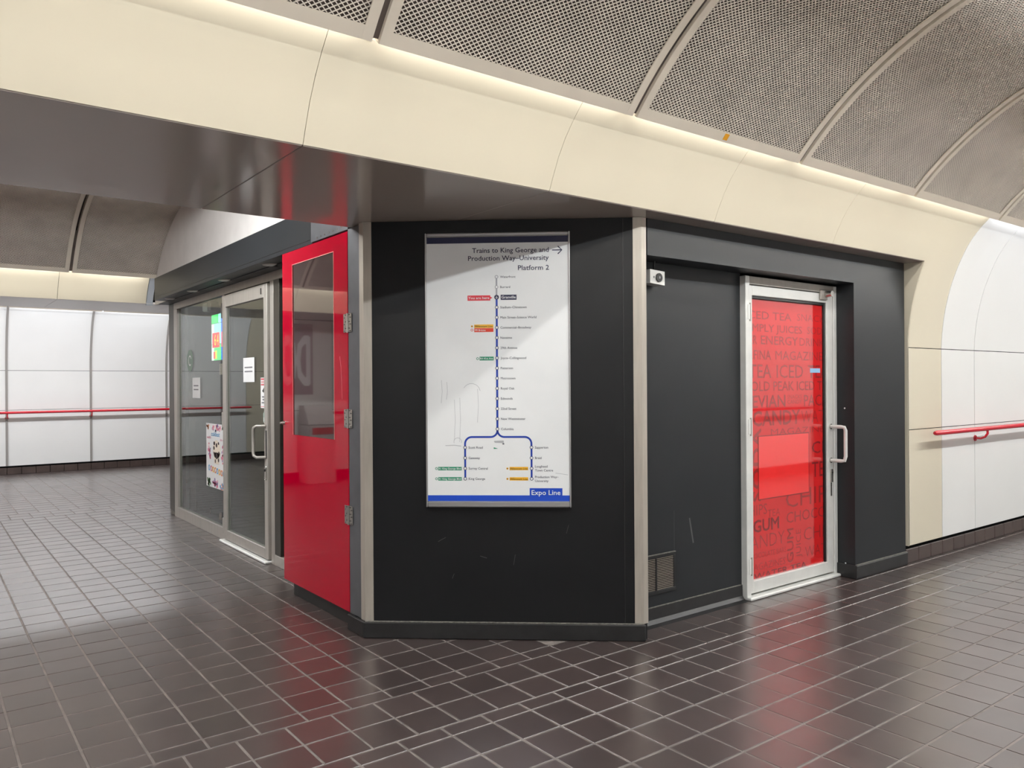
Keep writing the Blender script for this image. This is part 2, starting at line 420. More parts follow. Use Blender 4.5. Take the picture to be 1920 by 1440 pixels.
# second tunnel: back of the first beam and the beam on its far side
wm = backing('wall_middle', -8, 2.05, W2N, -1, SOF1+0.01, 2.750, 'cream curved back face of the beam over the kiosk passage')
fm = [-8] + [XJ(k) for k in range(-6, 1)] + [2.05]
for a, b in zip(fm, fm[1:]): curved(MB(), a+0.002, b-0.002, W2N, -1, SOF1, PT).build('fascia_panel', mCream, wm)
FX2 = 2.235
wb = backing('wall_beam', -8, FX2, W2F, 1, SOF2+0.01, 2.750, 'pale curved beam fascia and soffit beyond the glass shopfront')
f2 = [-8] + [1.30 + 1.25*k for k in range(-7, 1)] + [FX2]
for a, b in zip(f2, f2[1:]): curved(MB(), a+0.002, b-0.002, W2F, 1, SOF2, PT).build('fascia_panel', mCream, wb)
s2 = [-8] + [1.30 + 1.25*k for k in range(-7, 2)] + [2.80]
for a, b in zip(s2, s2[1:]): MB().box(a+0.002, b-0.002, W2F-inset(SOF2)+0.004, W3N+inset(SOF2), SOF2-0.004, SOF2+0.02, 0.002).build('soffit_panel', mSoffit2, wb)
MB().box(-8, 2.8, W2F-0.1, W3N+0.12, SOF2+0.021, SOF2+0.05).build('beam_core', mDark, wb)
for a, b in zip(s2, s2[1:]): curved(MB(), a+0.002, b-0.002, W3N, -1, SOF2, PT).build('fascia_panel', mCream, wb)
curved(MB(), FX2+0.003, 2.31, W2F+0.005, 1, SOF2-0.02, 2.750, 0.05).build('end_trim', mat('pale_blue_grey_trim', (176, 182, 190), 0.5), wb)
# jamb wall closing the second opening behind the shopfront
wj = MB().box(2.80, 4.6, W2F+0.03, W3N-0.03, 0, SOF2+0.3).build('wall_jamb', mDark); tag(wj, 'pale jamb wall ending the passage behind the shopfront corner', 'wall', kind='structure')
mbj = MB(); pj = [(W3N+i, z) for z, i in prof(0.14, SOF2)]
mbj.poly([(2.80, y_, z_) for y_, z_ in pj] + [(2.80, W2F-0.02, SOF2), (2.80, W2F-0.02, 0.14)], (-0.012, 0, 0)).build('opening_jamb', mat('pale_blue_enamel', (204, 210, 220), 0.35), wj)
# far wall of the third tunnel
wf = backing('wall_far', -8, 6, W3F, 1, 0.14, 2.750, 'far white enamel panel wall seen down the passage left of the shopfront')
mGreyJ = mat('joint_cover_grey', (150, 146, 142), 0.5)
panels(wf, [-8] + [1.21 + 1.235*k for k in range(-7, -1)] + [-0.55] + [1.21 + 1.235*k for k in range(-1, 4)] + [6], W3F, 1, lambda i, x: mCream if -1.3 < x < -0.5 else mWhite)
for k in range(-7, 4):
    xx = 1.21 + 1.235*k
    curved(MB(), xx-0.017, xx+0.017, W3F-0.012, 1, 0.143, 2.75, 0.012).build('joint_strip', mGreyJ, wf)
baseboard('baseboard_far', -6, 5, W3F+0.01, 1, 'dark brown tile baseboard of the far white wall')
# wall of the niche off to the left, seen only in reflections
wq = MB().box(-5.5, -0.08, W3N+0.03, W3N+0.12, 0.0, SOF2-0.01).build('wall_niche', mDark); tag(wq, 'white panel wall closing the niche opposite the red door', 'wall', kind='structure')
for a, b in zip([-5.5, -4.4, -3.2, -2.1, -1.0], [-4.4, -3.2, -2.1, -1.0, -0.08]):
    MB().box(a+G, b-G, W3N+0.018, W3N+0.03, 0.14, 1.06, 0.001).build('wall_panel', mWhite, wq)
    MB().box(a+G, b-G, W3N+0.018, W3N+0.03, 1.066, SOF2-0.02, 0.001).build('wall_panel', mWhite, wq)
# end walls
for nm, x, lb in (('wall_west', -8.1, 'plain white end wall of the tunnels to the west'), ('wall_east', 16.0, 'plain white end wall of the main tunnel to the east')):
    o = MB().box(x, x+0.1, -0.9, 15.5 if x < 0 else 3.2, 0, 3.7).build(nm, mWhite); tag(o, lb, 'wall', kind='structure')

# ---- ceilings --------------------------------------------------------------
CO, CZ, CR = 1.909, 1.48, 1.920                                 # arc centre offset from wall, height, radius
A0, A1 = math.atan2(1.2338, 1.471), math.radians(88)
PW = 1.369
def arc_pt(a, R=CR): return (math.cos(a)*R, CZ + math.sin(a)*R)
def arc_bar(mb, x0, x1, a0, a1, R0, R1, n=20):
    ring = []
    for k in range(n+1):
        a = a0 + (a1-a0)*k/n
        p, q = arc_pt(a, R0), arc_pt(a, R1)
        ring.append([mb.bm.verts.new(c) for c in ((x0, p[0], p[1]), (x1, p[0], p[1]), (x1, q[0], q[1]), (x0, q[0], q[1]))])
    for u, v in zip(ring, ring[1:]):
        for k in range(4): mb.bm.faces.new((u[k], u[(k+1) % 4], v[(k+1) % 4], v[k]))
    mb.bm.faces.new(ring[0][::-1]); mb.bm.faces.new(ring[-1])
# frame of one panel, x from 0 to PW
mb = MB(); fw, gp = 0.042, 0.015
for x0, x1 in ((gp, gp+fw), (PW-gp-fw, PW-gp)):
    arc_bar(mb, x0, x1, A0, A1, CR, CR+0.006)
    xs = x0 if x0 < 0.1 else x1-0.004
    arc_bar(mb, xs, xs+0.004, A0, A1, CR+0.006, CR+0.06)
dA = 0.052/CR
arc_bar(mb, gp+fw, PW-gp-fw, A0, A0+dA, CR, CR+0.006, 3); arc_bar(mb, gp+fw, PW-gp-fw, A1-dA, A1, CR, CR+0.006, 3)
arc_bar(mb, gp, PW-gp, A0, A0+0.004/CR, CR+0.006, CR+0.018, 1)
bmesh.ops.recalc_face_normals(mb.bm, faces=mb.bm.faces[:])
frame_me = bpy.data.meshes.new('panel_frame'); mb.bm.to_mesh(frame_me); mb.bm.free(); frame_me.materials.append(mGrille)
# expanded metal lattice
LV, LF = [], []
LW, SW, tw = 0.026, 0.0195, 0.0025
xa, xb = gp+0.012, PW-gp-0.012; ar = CR*(A1-A0)
ni = int((xb-xa)/(LW/2)); nj = int((ar-0.02)/(SW/2))
def lat(i, j, dr=0.0): 
    a = A0 + 0.01/CR + (j*SW/2)/CR; p = arc_pt(a, CR+0.010+dr); return Vector((xa+i*LW/2, p[0], p[1]))
for j in range(nj-1):
    for i in range(ni):
        p = (i, j) if (i+j) % 2 == 0 else (i+1, j); q = (i+1, j+1) if (i+j) % 2 == 0 else (i, j+1)
        P, Q = lat(*p), lat(*q)
        a = A0 + (j*SW/2)/CR; nrm = Vector((0, math.cos(a), math.sin(a))); d = (Q-P).normalized(); sd = nrm.cross(d).normalized()*tw*0.75
        up = nrm*0.0055; b = len(LV)
        LV += [P-sd, P+sd, P+sd*0.5+up, P-sd*0.5+up, Q-sd, Q+sd, Q+sd*0.5+up, Q-sd*0.5+up]
        LF += [(b, b+1, b+5, b+4), (b+1, b+2, b+6, b+5), (b+3, b, b+4, b+7)]
latt_me = bpy.data.meshes.new('expanded_metal'); latt_me.from_pydata([tuple(v) for v in LV], [], LF); latt_me.materials.append(mLatt)
def ceiling(name, Wa, Wb, x0, x1, label, xoff, flip_x1=None):
    """shell plus grille panels; Wa is the low-Y wall, Wb the high-Y wall"""
    ca, cb = Wa + CO, Wb - CO
    mb = MB(); R = CR + 0.075
    pts = [(ca - math.cos(a)*R, CZ + math.sin(a)*R) for a in [A0-0.02 + (math.pi/2-A0+0.02)*k/14 for k in range(15)]]
    pts += [(cb + math.cos(a)*R, CZ + math.sin(a)*R) for a in [math.pi/2 - (math.pi/2-A0+0.02)*k/14 for k in range(15)]]
    # outer return down to the wall backing
    pts = [(Wa + 0.30, 2.83)] + pts + [(Wb - 0.30, 2.83)]
    va = [[mb.bm.verts.new((x, y_, z_)) for x in (x0, x1)] for y_, z_ in pts]
    vb = [[mb.bm.verts.new((x, y_, z_+0.08)) for x in (x0, x1)] for y_, z_ in pts]
    for k in range(len(pts)-1):
        mb.bm.faces.new((va[k][0], va[k][1], va[k+1][1], va[k+1][0])); mb.bm.faces.new((vb[k][0], vb[k+1][0], vb[k+1][1], vb[k][1]))
    root = mb.build(name, mPlen); tag(root, label, 'ceiling', kind='structure')
    for cc, sg in ((cb, 1), (ca, -1)):
        mb = MB(); rg = []
        for k in range(9):
            a = A0 + 0.006 + 0.30*k/8
            rg.append([mb.bm.verts.new((x, cc + sg*math.cos(a)*(CR+q_), CZ + math.sin(a)*(CR+q_))) for q_ in (0.018, 0.020) for x in (x0, x1)])
        for u, v in zip(rg, rg[1:]):
            mb.bm.faces.new((u[0], u[1], v[1], v[0])); mb.bm.faces.new((u[2], v[2], v[3], u[3]))
        for q_ in (rg[0], rg[-1]): mb.bm.faces.new((q_[0], q_[1], q_[3], q_[2]))
        mb.build('light_baffle', mPlen, root)  # added strip behind the mesh that blocks the cove light
    n0 = math.ceil((x0-xoff)/PW); n1 = math.floor((x1-xoff)/PW)
    for k in range(n0, n1):
        X = xoff + k*PW
        for side in (1, -1):
            f = bpy.data.objects.new('panel_frame', frame_me); COL.objects.link(f); f.parent = root
            if side == 1: f.location = (X, cb, 0)
            else: f.location = (X+PW, ca, 0); f.rotation_euler = (0, 0, math.pi)
            l = bpy.data.objects.new('expanded_metal', latt_me); COL.objects.link(l); l.parent = f; l['kind'] = 'stuff'
    return root
ceiling('ceiling', W1S, W1, -4.2, 13.7, 'curved ceiling of taupe framed expanded metal panels over the main tunnel', 1.368)
c2 = ceiling('ceiling', W2N, W2F, -5.6, 2.78, 'curved expanded metal ceiling over the passage beside the shopfront', 1.396)
ceiling('ceiling', W3N, W3F, -5.7, 5.4, 'expanded metal ceiling in front of the far white wall', 1.20)
# solid ends of ceilings beyond the panels
for nm, (x0, x1, ya, yb), lb in (('ceiling', (-8, -4.2, W1S, W1), 'plain flat ceiling at the west end of the main tunnel'), ('ceiling', (13.7, 16, W1S, W1), 'plain flat ceiling at the east end of the main tunnel'),
                             ('ceiling', (-8, -5.6, W2N, W2F), 'plain flat ceiling at the west end of the passage'), ('ceiling', (-8, -5.7, W3N, W3F), 'plain flat ceiling at the west end of the far tunnel')):
    o = MB().box(x0, x1, ya, yb, 3.30, 3.38).build(nm, mPlen); tag(o, lb, 'ceiling', kind='structure')

# ---- lamps ------------------------------------------------------------------
def luminaire(x0, x1, y, z, p, col, label, group, up=UPLIGHT):
    r = thing('strip_light', ((x0+x1)/2, y, z), label, 'light', group)
    MB().box(x0, x1, y-0.09, y+0.09, z, z+0.06, 0.01).build('housing', mCamW, r)
    MB().box(x0+0.02, x1-0.02, y-0.07, y+0.07, z-0.03, z, 0.008).build('diffuser', mDiff, r)
    for xx in (x0+0.2, x1-0.2): MB().tube([(xx, y, z+0.06), (xx, y, z+0.17)], 0.008, 8).build('hanger', mAlu, r)
    area('lamp', (((x0+x1)/2), y, z-0.036), x1-x0-0.06, 0.12, p*(x1-x0), col, (0, 0, -1), r)
    area('uplamp', (((x0+x1)/2), y, z+0.066), x1-x0-0.06, 0.12, up*p*(x1-x0), col, (0, 0, 1), r)  # extra upward lamp, added to brighten the ceiling
for k in range(6): luminaire(-3.9+2.9*k, -1.1+2.9*k, 0.90, 3.22, P_CENTRE1, NEUT, 'long white strip light hung under the main tunnel ceiling', 'strip lights of the main tunnel')
for k in range(2): luminaire(-4.6+2.9*k, -1.8+2.9*k, 6.2, 3.26, P_CENTRE2, NEUT, 'long white strip light hung above the shopfront passage', 'strip lights of the passage', UPLIGHT2)
for k in range(3): luminaire(-4.6+2.9*k, -1.8+2.9*k, 13.29, 3.22, P_CENTRE3, COOL, 'long white strip light hung before the far white wall', 'strip lights of the far tunnel')
r = thing('strip_light', (0.35, 5.9, 3.2), 'added strip light, out of view, that brightens the plaster end wall', 'light')  # unseen lamp added only to brighten the plaster end wall
MB().box(0.28, 0.42, 4.9, 6.04, 3.22, 3.28, 0.01).build('housing', mCamW, r)
for yy in (5.1, 5.9): MB().tube([(0.35, yy, 3.28), (0.35, yy, 3.38)], 0.008, 8).build('hanger', mAlu, r)
o = area('lamp', (0.43, 5.47, 3.25), 0.06, 1.1, 260.0, NEUT, (1, 0.55, -0.12), r)
def cove(x0, x1, W, s, p, col, label):
    y, z = W - s*0.452, 2.783
    r = thing('cove_light', ((x0+x1)/2, y, z), label, 'light', 'cove lights hidden above the wall panels')
    MB().box(x0, x1, y-s*0.004, y-s*0.016, z+0.008, z+0.022).build('housing', mCamW, r)
    area('lamp', ((x0+x1)/2, y, z-0.001), x1-x0, 0.018, p*(x1-x0), col, (0, s*1.0, -1), r)
for x0, x1 in ((-4, 2), (2, 6.8)): cove(x0, x1, W1, 1, P_COVE1, WARM, 'hidden cove tube lighting the cream fascia over the kiosk')
cove(6.82, 13, W1, 1, P_COVE1, COOL, 'hidden cove tube lighting the white wall beside the kiosk')
cove(-4, 13, W1S, -1, P_COVE1, COOL, 'hidden cove tube of the wall facing the kiosk')
cove(-5, 2.2, W2F, 1, P_COVE2, WARM, 'hidden cove tube lighting the beam beyond the shopfront')
cove(-5, 1.9, W2N, -1, P_COVE2, WARM, 'hidden cove tube behind the beam over the passage')
cove(-5, 5, W3F, 1, P_COVE3, COOL, 'hidden cove tube lighting the far white wall')

# ---- kiosk shell -------------------------------------------------------------
A_, B_ = Vector((2.055, 4.10, 0)), Vector((3.255, 3.075, 0))
T_ = (B_-A_).normalized(); N_ = Vector((T_.y, -T_.x, 0)); CL = (B_-A_).length
wc = MB().obox(A_, T_, N_, 0.0, CL, -0.05, 0.0, 0.0, SOF1-0.006).build('wall_corner', mBlack, smooth=False)
tag(wc, 'black painted slanting kiosk wall that carries the route map', 'wall', kind='structure')
MB().obox(A_, T_, N_, -0.012, CL+0.012, 0.0, 0.022, 0.0, 0.092, 0.005).build('skirting', mSkirt, wc)
MB().obox(A_, T_, N_, 0.0, CL, 0.0, 0.018, 0.092, 0.0965, 0.0015).build('skirting_edge', mScuff, wc)
MB().box(2.035, 2.057, 4.095, 4.30, 0, 0.092, 0.004).build('skirting', mSkirt, wc)
MB().obox(A_, T_, N_, 1.475, 1.479, 0.0, 0.003, 0.10, SOF1-0.01).build('wall_seam', mSkirt, wc)
for (u, z, L, a, wd) in ((0.42, 0.55, 0.05, 0.5, 0.0025), (0.66, 0.47, 0.04, -0.3, 0.003), (0.5, 0.34, 0.03, 1.2, 0.002), (0.85, 0.42, 0.06, 1.4, 0.002), (1.15, 0.6, 0.05, 1.3, 0.0015)):
    p = Print(lambda u_, v_, d: A_ + T_*u_ + N_*d + Vector((0, 0, v_)))
    p.path(mScuff2, [(u, z), (u+L*math.cos(a)*0.5, z+L*math.sin(a)*0.55), (u+L*math.cos(a), z+L*math.sin(a))], wd); p.build('scratch', wc)
# steel corner posts (angle profiles)
def angle_post(corner, d1, w1, d2, w2, label):
    r = thing('corner_post', (corner[0], corner[1], 0.094), label, 'post', None)
    c = Vector(corner); d1 = Vector(d1); d2 = Vector(d2); z0, z1 = 0.094, SOF1-0.005
    n1 = Vector((d1.y, -d1.x, 0));  n2 = Vector((d2.y, -d2.x, 0))
    out = -(d1+d2).normalized()
    if n1.dot(out) < 0: n1 = -n1
    if n2.dot(out) < 0: n2 = -n2
    k = out*(0.004/out.dot(n1)); tip = c+k
    p1 = [tip, c+d1*w1+n1*0.004, c+d1*w1+n1*0.0003, c+out*0.0003]
    p2 = [tip, c+d2*w2+n2*0.004, c+d2*w2+n2*0.0003, c+out*0.0003]
    for i, p in enumerate((p1, p2)):
        MB().poly([(v.x, v.y, z0) for v in p], (0, 0, z1-z0)).build('face', mSteel, r, smooth=False)
    return r
angle_post((A_.x, A_.y, 0), T_, 0.046, (0, 1, 0), 0.05, 'brushed steel corner post between the red door and the map wall')
angle_post((B_.x, B_.y, 0), -T_, 0.047, (1, 0, 0), 0.036, 'brushed steel corner post between the map wall and the white door recess')
# side toward the shopfront: dark jamb, panel above the red door, plinth
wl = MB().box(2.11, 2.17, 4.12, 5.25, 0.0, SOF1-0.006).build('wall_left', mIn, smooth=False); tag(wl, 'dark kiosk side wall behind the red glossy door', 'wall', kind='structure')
MB().box(2.060, 2.11, 4.15, 4.315, 0.09, SOF1-0.01, 0.002).build('jamb', mCharc2, wl)
MB().box(2.060, 2.11, 4.315, 4.86, 2.372, 2.62, 0.002).build('head_panel', mCharc2, wl)
MB().box(2.085, 2.11, 4.30, 5.25, 0.0, 0.13, 0.002).build('plinth', mSkirt, wl)
for k in range(7): MB().disc((2.0598, 4.40+0.06*k, 2.40-0.002*k), (-1, 0, 0), 0.006, 0.002, 10).build('rivet', mBolt, wl)
# front: pier, header and recessed wall
wd = MB().box(5.485, JX-0.03, 3.07, 3.30, 0, 2.17).build('wall_front', mCharc, smooth=False); tag(wd, 'charcoal painted kiosk front with header over the white door recess', 'wall', kind='structure')
MB().box(3.30, JX-0.03, 3.07, 3.30, 2.17, SOF1-0.006).build('header', mCharc, wd, smooth=False)
MB().box(3.292, 4.385, 3.25, 3.30, 0, 2.17).build('recess_wall', mCharc, wd, smooth=False)
MB().box(3.262, 3.292, 3.08, 3.30, 0, SOF1-0.006).build('corner_filler', mBlack, wd, smooth=False)
MB().box(5.475, JX-0.028, 3.05, 3.07, 0, 0.10, 0.006).build('skirting', mSkirt, wd)
MB().box(5.470, 5.485, 3.05, 3.235, 0, 0.10, 0.004).build('skirting', mSkirt, wd)
# coved skirting of the recess
mb = MB(); prf = [(0, 0.10), (-0.012, 0.10), (-0.014, 0.03), (-0.03, 0.008), (-0.062, 0.0), (0, 0)]
mb.poly([(3.292, 3.25+a, b) for a, b in prf], (1.083, 0, 0)).build('cove_skirting', mSkirt, wd)
MB().box(3.292, 4.372, 3.236, 3.25, 0.10, 0.1035).build('skirting_edge', mScuff, wd)
MB().box(5.485, JX-0.03, 3.052, 3.07, 0.10, 0.103).build('skirting_edge', mScuff, wd)
mb = MB(); mb.box(3.7155, 3.7168, 3.249, 3.25, 0.42, 0.66); mb.build('wall_seam', mScuff2, wd)
p = Print(lambda u_, v_, d: (u_, 3.25-d, v_)); p.path(mScuff2, [(3.86, 0.60), (3.875, 0.53), (3.895, 0.44)], 0.012); p.build('scratch', wd)
for (x, z) in ((5.475, 1.25), (5.475, 0.105)): MB().disc((x, 3.14, z), (-1, 0, 0), 0.006, 0.001, 8).build('paint_chip', mWhiteInk, wd)
# top of kiosk behind, to close the interior
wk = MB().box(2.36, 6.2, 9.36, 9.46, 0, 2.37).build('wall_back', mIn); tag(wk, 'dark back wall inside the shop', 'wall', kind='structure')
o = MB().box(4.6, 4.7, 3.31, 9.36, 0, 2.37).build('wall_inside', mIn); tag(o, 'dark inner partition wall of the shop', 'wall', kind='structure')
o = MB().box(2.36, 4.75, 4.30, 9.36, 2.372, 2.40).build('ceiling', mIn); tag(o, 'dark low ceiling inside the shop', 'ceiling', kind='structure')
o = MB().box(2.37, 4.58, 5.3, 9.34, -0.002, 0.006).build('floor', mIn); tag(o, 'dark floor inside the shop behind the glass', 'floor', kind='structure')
# plaster end wall of the second tunnel over the shopfront
mb = MB(); ca, cb = W2N + CO, W2F - CO
pp = [(cb + math.cos(a)*(CR-0.004), CZ + math.sin(a)*(CR-0.004)) for a in [A0-0.01+(math.pi/2-A0+0.01)*k/14 for k in range(15)]]
pp += [(ca - math.cos(a)*(CR-0.004), CZ + math.sin(a)*(CR-0.004)) for a in [math.pi/2-(math.pi/2-A0)*k/14 for k in range(15)]]
mb.poly([(2.285, y_, z_) for y_, z_ in [(4.2, 2.405), (10.0, 2.405)] + pp], (0.05, 0, 0)); o = mb.build('wall_end', mEndW, smooth=False)
tag(o, 'white plaster end wall above the dark shopfront header', 'wall', kind='structure')

# ---- shopfront: header with downlights, window, glass door --------------------
HX0, HX1 = 2.08, 2.283
hd = thing('trim_1', (HX0, 7.0, 2.37), 'charcoal header box with round downlights above the glass shopfront', 'header', kind='structure')
MB().box(HX0, HX1, 4.87, 9.12, 2.37, 2.612, 0.003).build('header_box', mCharc, hd)
MB().box(HX0-0.006, HX0, 4.87, 4.885, 2.372, 2.61).build('end_lip', mCharc2, hd)
MB().box(HX0-0.002, HX0, 4.9, 9.1, 2.40, 2.404).build('seam', mSkirt, hd)
MB().box(2.20, 2.36, 4.30, 9.46, 2.362, 2.372).build('top_closure', mBlack, hd)
mPinkL = mat('pale_lens', (196, 190, 182), 0.4)
for k, yy in enumerate((5.905, 7.007, 7.987, 8.83)):
    q = MB().disc((2.19, yy, 2.3685), (0, 0, -1), 0.075, 0.004, 28, 0.070).build('downlight', mPinkL, hd)
    MB().disc((2.19, yy, 2.366), (0, 0, -1), 0.05, 0.004, 24, 0.045).build('lens', mCamW, q)
FXg = 2.32
def member(mb, y0, y1, z0, z1, d0=-0.02, d1=0.03, bev=0.002): mb.box(FXg+d0, FXg+d1, y0, y1, z0, z1, bev)
win = thing('window_1', (FXg, 8.3, 0), 'fixed glass shop window in a dull aluminium frame beside the glass door', 'window', kind='structure')
for nm, a in (('sill', (7.43, 9.20, 0.0, 0.115)), ('head', (5.3, 9.20, 2.29, 2.362)), ('mullion', (7.43, 7.50, 0.115, 2.29)), ('side_frame', (9.09, 9.20, 0.115, 2.29))):
    mb = MB(); member(mb, *a); mb.build(nm, mAlu, win)
MB().box(FXg+0.002, FXg+0.010, 7.505, 9.085, 0.12, 2.285).build('pane', mGlass, win)
MB().box(FXg-0.015, FXg+0.05, 9.205, 9.45, 0.05, 2.36, 0.002).build('corner_post', mAluD, win)
MB().box(FXg-0.018, FXg-0.0155, 9.20, 9.225, 0.0, 2.36).build('corner_bead', mSteel, win)
MB().box(FXg-0.012, FXg+0.048, 9.24, 9.44, 0.0, 0.05, 0.004).build('broken_foot', mScuff, win)
MB().box(FXg+0.03, FXg+0.10, 8.84, 8.97, 0.1, 2.29, 0.003).build('inner_post', mAluD, win)
q = MB().box(FXg+0.035, FXg+0.11, 8.20, 8.33, 2.20, 2.285, 0.01).build('track_bracket', mCamW, win)
MB().box(FXg+0.03, FXg+0.11, 8.03, 8.14, 2.19, 2.285, 0.006).build('track_bracket', mRub, win)
# narrow frame and dark sidelight right of the door
sl = thing('window_2', (FXg, 5.8, 0), 'narrow dark sidelight between the glass door and the red door', 'window', kind='structure')
for nm, a, m in (('frame', (6.185, 6.262, 0.0, 2.29), mAlu), ('inner_frame', (6.06, 6.182, 0.09, 2.29), mAluD), ('sill', (5.3, 6.182, 0.0, 0.085), mAlu)):
    mb = MB(); member(mb, *a); mb.build(nm, m, sl)
MB().box(FXg+0.002, FXg+0.010, 5.3, 6.055, 0.09, 2.285).build('pane', mGlass, sl)
MB().box(FXg+0.05, FXg+0.07, 5.25, 6.1, 0.0, 2.36).build('back_panel', mDark, sl)
# glass door
gd = thing('door_1', (FXg, 6.84, 0), 'glass shop door in an aluminium frame with a bent tube pull', 'door', kind='structure')
DX = FXg-0.025
def leaf(mb, y0, y1, z0, z1): mb.box(DX-0.018, DX+0.024, y0, y1, z0, z1, 0.003)
for nm, a in (('stile', (7.335, 7.424, 0.03, 2.275)), ('stile', (6.268, 6.345, 0.03, 2.275)), ('top_rail', (6.345, 7.335, 2.165, 2.275)), ('bottom_rail', (6.345, 7.335, 0.03, 0.118))):
    mb = MB(); leaf(mb, *a); mb.build(nm, mAlu, gd)
MB().box(DX-0.001, DX+0.007, 6.346, 7.334, 0.119, 2.164).build('pane', mGlass, gd)
MB().box(DX-0.05, DX+0.025, 6.26, 7.46, 0.0, 0.022, 0.006).build('threshold', mAluW, gd)
q = MB().tube([(DX-0.018, 6.31, 1.115), (DX-0.085, 6.34, 1.115), (DX-0.10, 6.36, 1.10), (DX-0.10, 6.37, 1.08), (DX-0.10, 6.37, 0.90), (DX-0.10, 6.36, 0.875), (DX-0.085, 6.34, 0.86), (DX-0.018, 6.31, 0.86)], 0.0125, 12).build('pull_handle', mAlu, gd)
q = MB().box(DX-0.026, DX-0.018, 6.285, 6.332, 0.675, 0.79, 0.006).build('lock_plate', mBolt, gd)
MB().disc((DX-0.026, 6.31, 0.755), (-1, 0, 0), 0.011, 0.008, 14).build('keyhole', mRub, q)
MB().box(DX-0.020, DX-0.018, 6.288, 6.312, 0.85, 1.08, 0.002).build('strike_plate', mRub, gd)
for zz in (2.14, 1.13, 0.15): MB().box(DX-0.022, DX-0.008, 7.424, 7.45, zz-0.07, zz+0.07, 0.004).build('hinge', mAluD if zz > 2 else mAlu, gd)
MB().box(DX-0.020, DX-0.018, 6.39, 6.41, 2.195, 2.245).build('closer_slot', mRub, gd)

# ---- red door ------------------------------------------------------------------
rd = thing('door_2', (2.07, 4.83, 0.09), 'tall glossy red panel door with a rectangular window and three hinges', 'door', kind='structure')
x0, x1 = 2.058, 2.078; y0, y1, z0, z1 = 4.318, 5.357, 0.092, 2.362; wy0, wy1, wz0, wz1 = 4.515, 5.172, 1.11, 2.264
mb = MB(); 
ring = lambda x, b: [mb.bm.verts.new(p) for p in ((x, y0+b, z0+b), (x, y1-b, z0+b), (x, y1-b, z1-b), (x, y0+b, z1-b))]
rin = lambda x: [mb.bm.verts.new(p) for p in ((x, wy0, wz0), (x, wy1, wz0), (x, wy1, wz1), (x, wy0, wz1))]
of, om, ob, inf, inb = ring(x0, 0.002), ring(x0+0.002, 0), ring(x1, 0), rin(x0), rin(x1)
for k in range(4):
    q = (k+1) % 4
    for a, b in ((of, om), (om, ob), (of, inf), (inf, inb), (ob, inb)): mb.bm.faces.new((a[k], a[q], b[q], b[k]))
mb.build('panel', mRedDoor, rd, smooth=False)
mb = MB(); g = 0.004
mb.box(x0-0.0012, x0, wy0-g, wy1+g, wz1, wz1+g); mb.box(x0-0.0012, x0, wy0-g, wy0, wz0, wz1); mb.box(x0-0.0012, x0, wy1, wy1+g, wz0, wz1)
mb.build('window_edge', mat('pink_edge', (226, 150, 140), 0.4), rd)
MB().box(x0+0.004, x0+0.010, wy0+0.0005, wy1-0.0005, wz0+0.0005, wz1-0.0005).build('window_pane', mat('grey_mauve_film', (60, 46, 46), 0.02, spec=1.0, coat=1.0), rd)
for zc in (1.815, 1.246, 0.672):
    hg = MB().box(2.054, 2.058, 4.262, 4.307, zc-0.055, zc+0.055, 0.0015).build('hinge', mBolt, rd)
    MB().box(2.052, 2.0575, 4.323, 4.366, zc-0.055, zc+0.055, 0.0015).build('hinge_leaf', mBolt, hg)
    MB().tube([(2.053, 4.315, zc-0.058), (2.053, 4.315, zc+0.058)], 0.006, 10).build('knuckle', mBolt, hg)
    for yy in (4.276, 4.292, 4.337, 4.353):
        for dz in (-0.04, 0, 0.04):
            MB().disc((2.0522, yy, zc+dz+(0.008 if yy in (4.292, 4.337) else -0.008)), (-1, 0, 0), 0.0035, 0.0016, 8).build('screw', mSkirt, hg)
MB().disc((2.058, 5.335, 1.185), (-1, 0, 0), 0.014, 0.03, 12, 0.008).build('lock_knob', mBolt, rd)
p = Print(lambda u_, v_, d: (2.058-d, u_, v_))
p.path(mat('pale_scratch', (222, 120, 130), 0.5), [(4.43, 1.62), (4.415, 1.56), (4.405, 1.45), (4.40, 1.36)], 0.004); p.build('scratch', rd)

# ---- white aluminium door on the front -----------------------------------------
wd2 = thing('door_3', (4.92, 3.22, 0), 'pale aluminium door glazed with printed red film in the charcoal recess', 'door', kind='structure')
FY = 3.232
def fm_(nm, a, y0=3.205, y1=3.262, m=mAluW): return MB().box(a[0], a[1], y0, y1, a[2], a[3], 0.003).build(nm, m, wd2)
fm_('frame_post', (4.383, 4.428, 0.02, 2.155)); fm_('frame_post', (5.445, 5.484, 0.02, 2.155)); fm_('frame_head', (4.428, 5.445, 2.10, 2.155), m=mAlu)
fm_('stile', (4.432, 4.464, 0.035, 2.095), 3.212, 3.258); fm_('stile', (5.358, 5.440, 0.035, 2.095), 3.212, 3.258)
fm_('top_rail', (4.464, 5.358, 2.028, 2.095), 3.212, 3.258); fm_('bottom_rail', (4.464, 5.358, 0.035, 0.118), 3.212, 3.258)
fm_('glazing_bead', (5.340, 5.358, 0.118, 2.028), 3.222, 3.236, mRub); fm_('glazing_bead', (4.464, 5.340, 2.008, 2.028), 3.222, 3.236, mRub)
MB().box(4.385, 5.483, 3.175, 3.262, 0.0, 0.022, 0.006).build('threshold', mAluW, wd2)
film = MB().box(4.4645, 5.3395, 3.236, 3.242, 0.1185, 2.0075).build('film_pane', mVinyl, wd2, smooth=False)
MB().box(4.30, 5.50, 3.262, 3.31, 0.0, 2.165).build('door_backing', mDark, wd2)
CLP = (4.467, 5.337, 0.121, 2.005)
pr = Print(lambda u_, v_, d: (u_, 3.236-d, v_))
def dt(s, u, v, h, wdt=None, bold=0.0, rot=0, m=None, al='L'): pr.text(m or mVinylT, s, u, v, h, wdt, al, bold, rot, CLP)
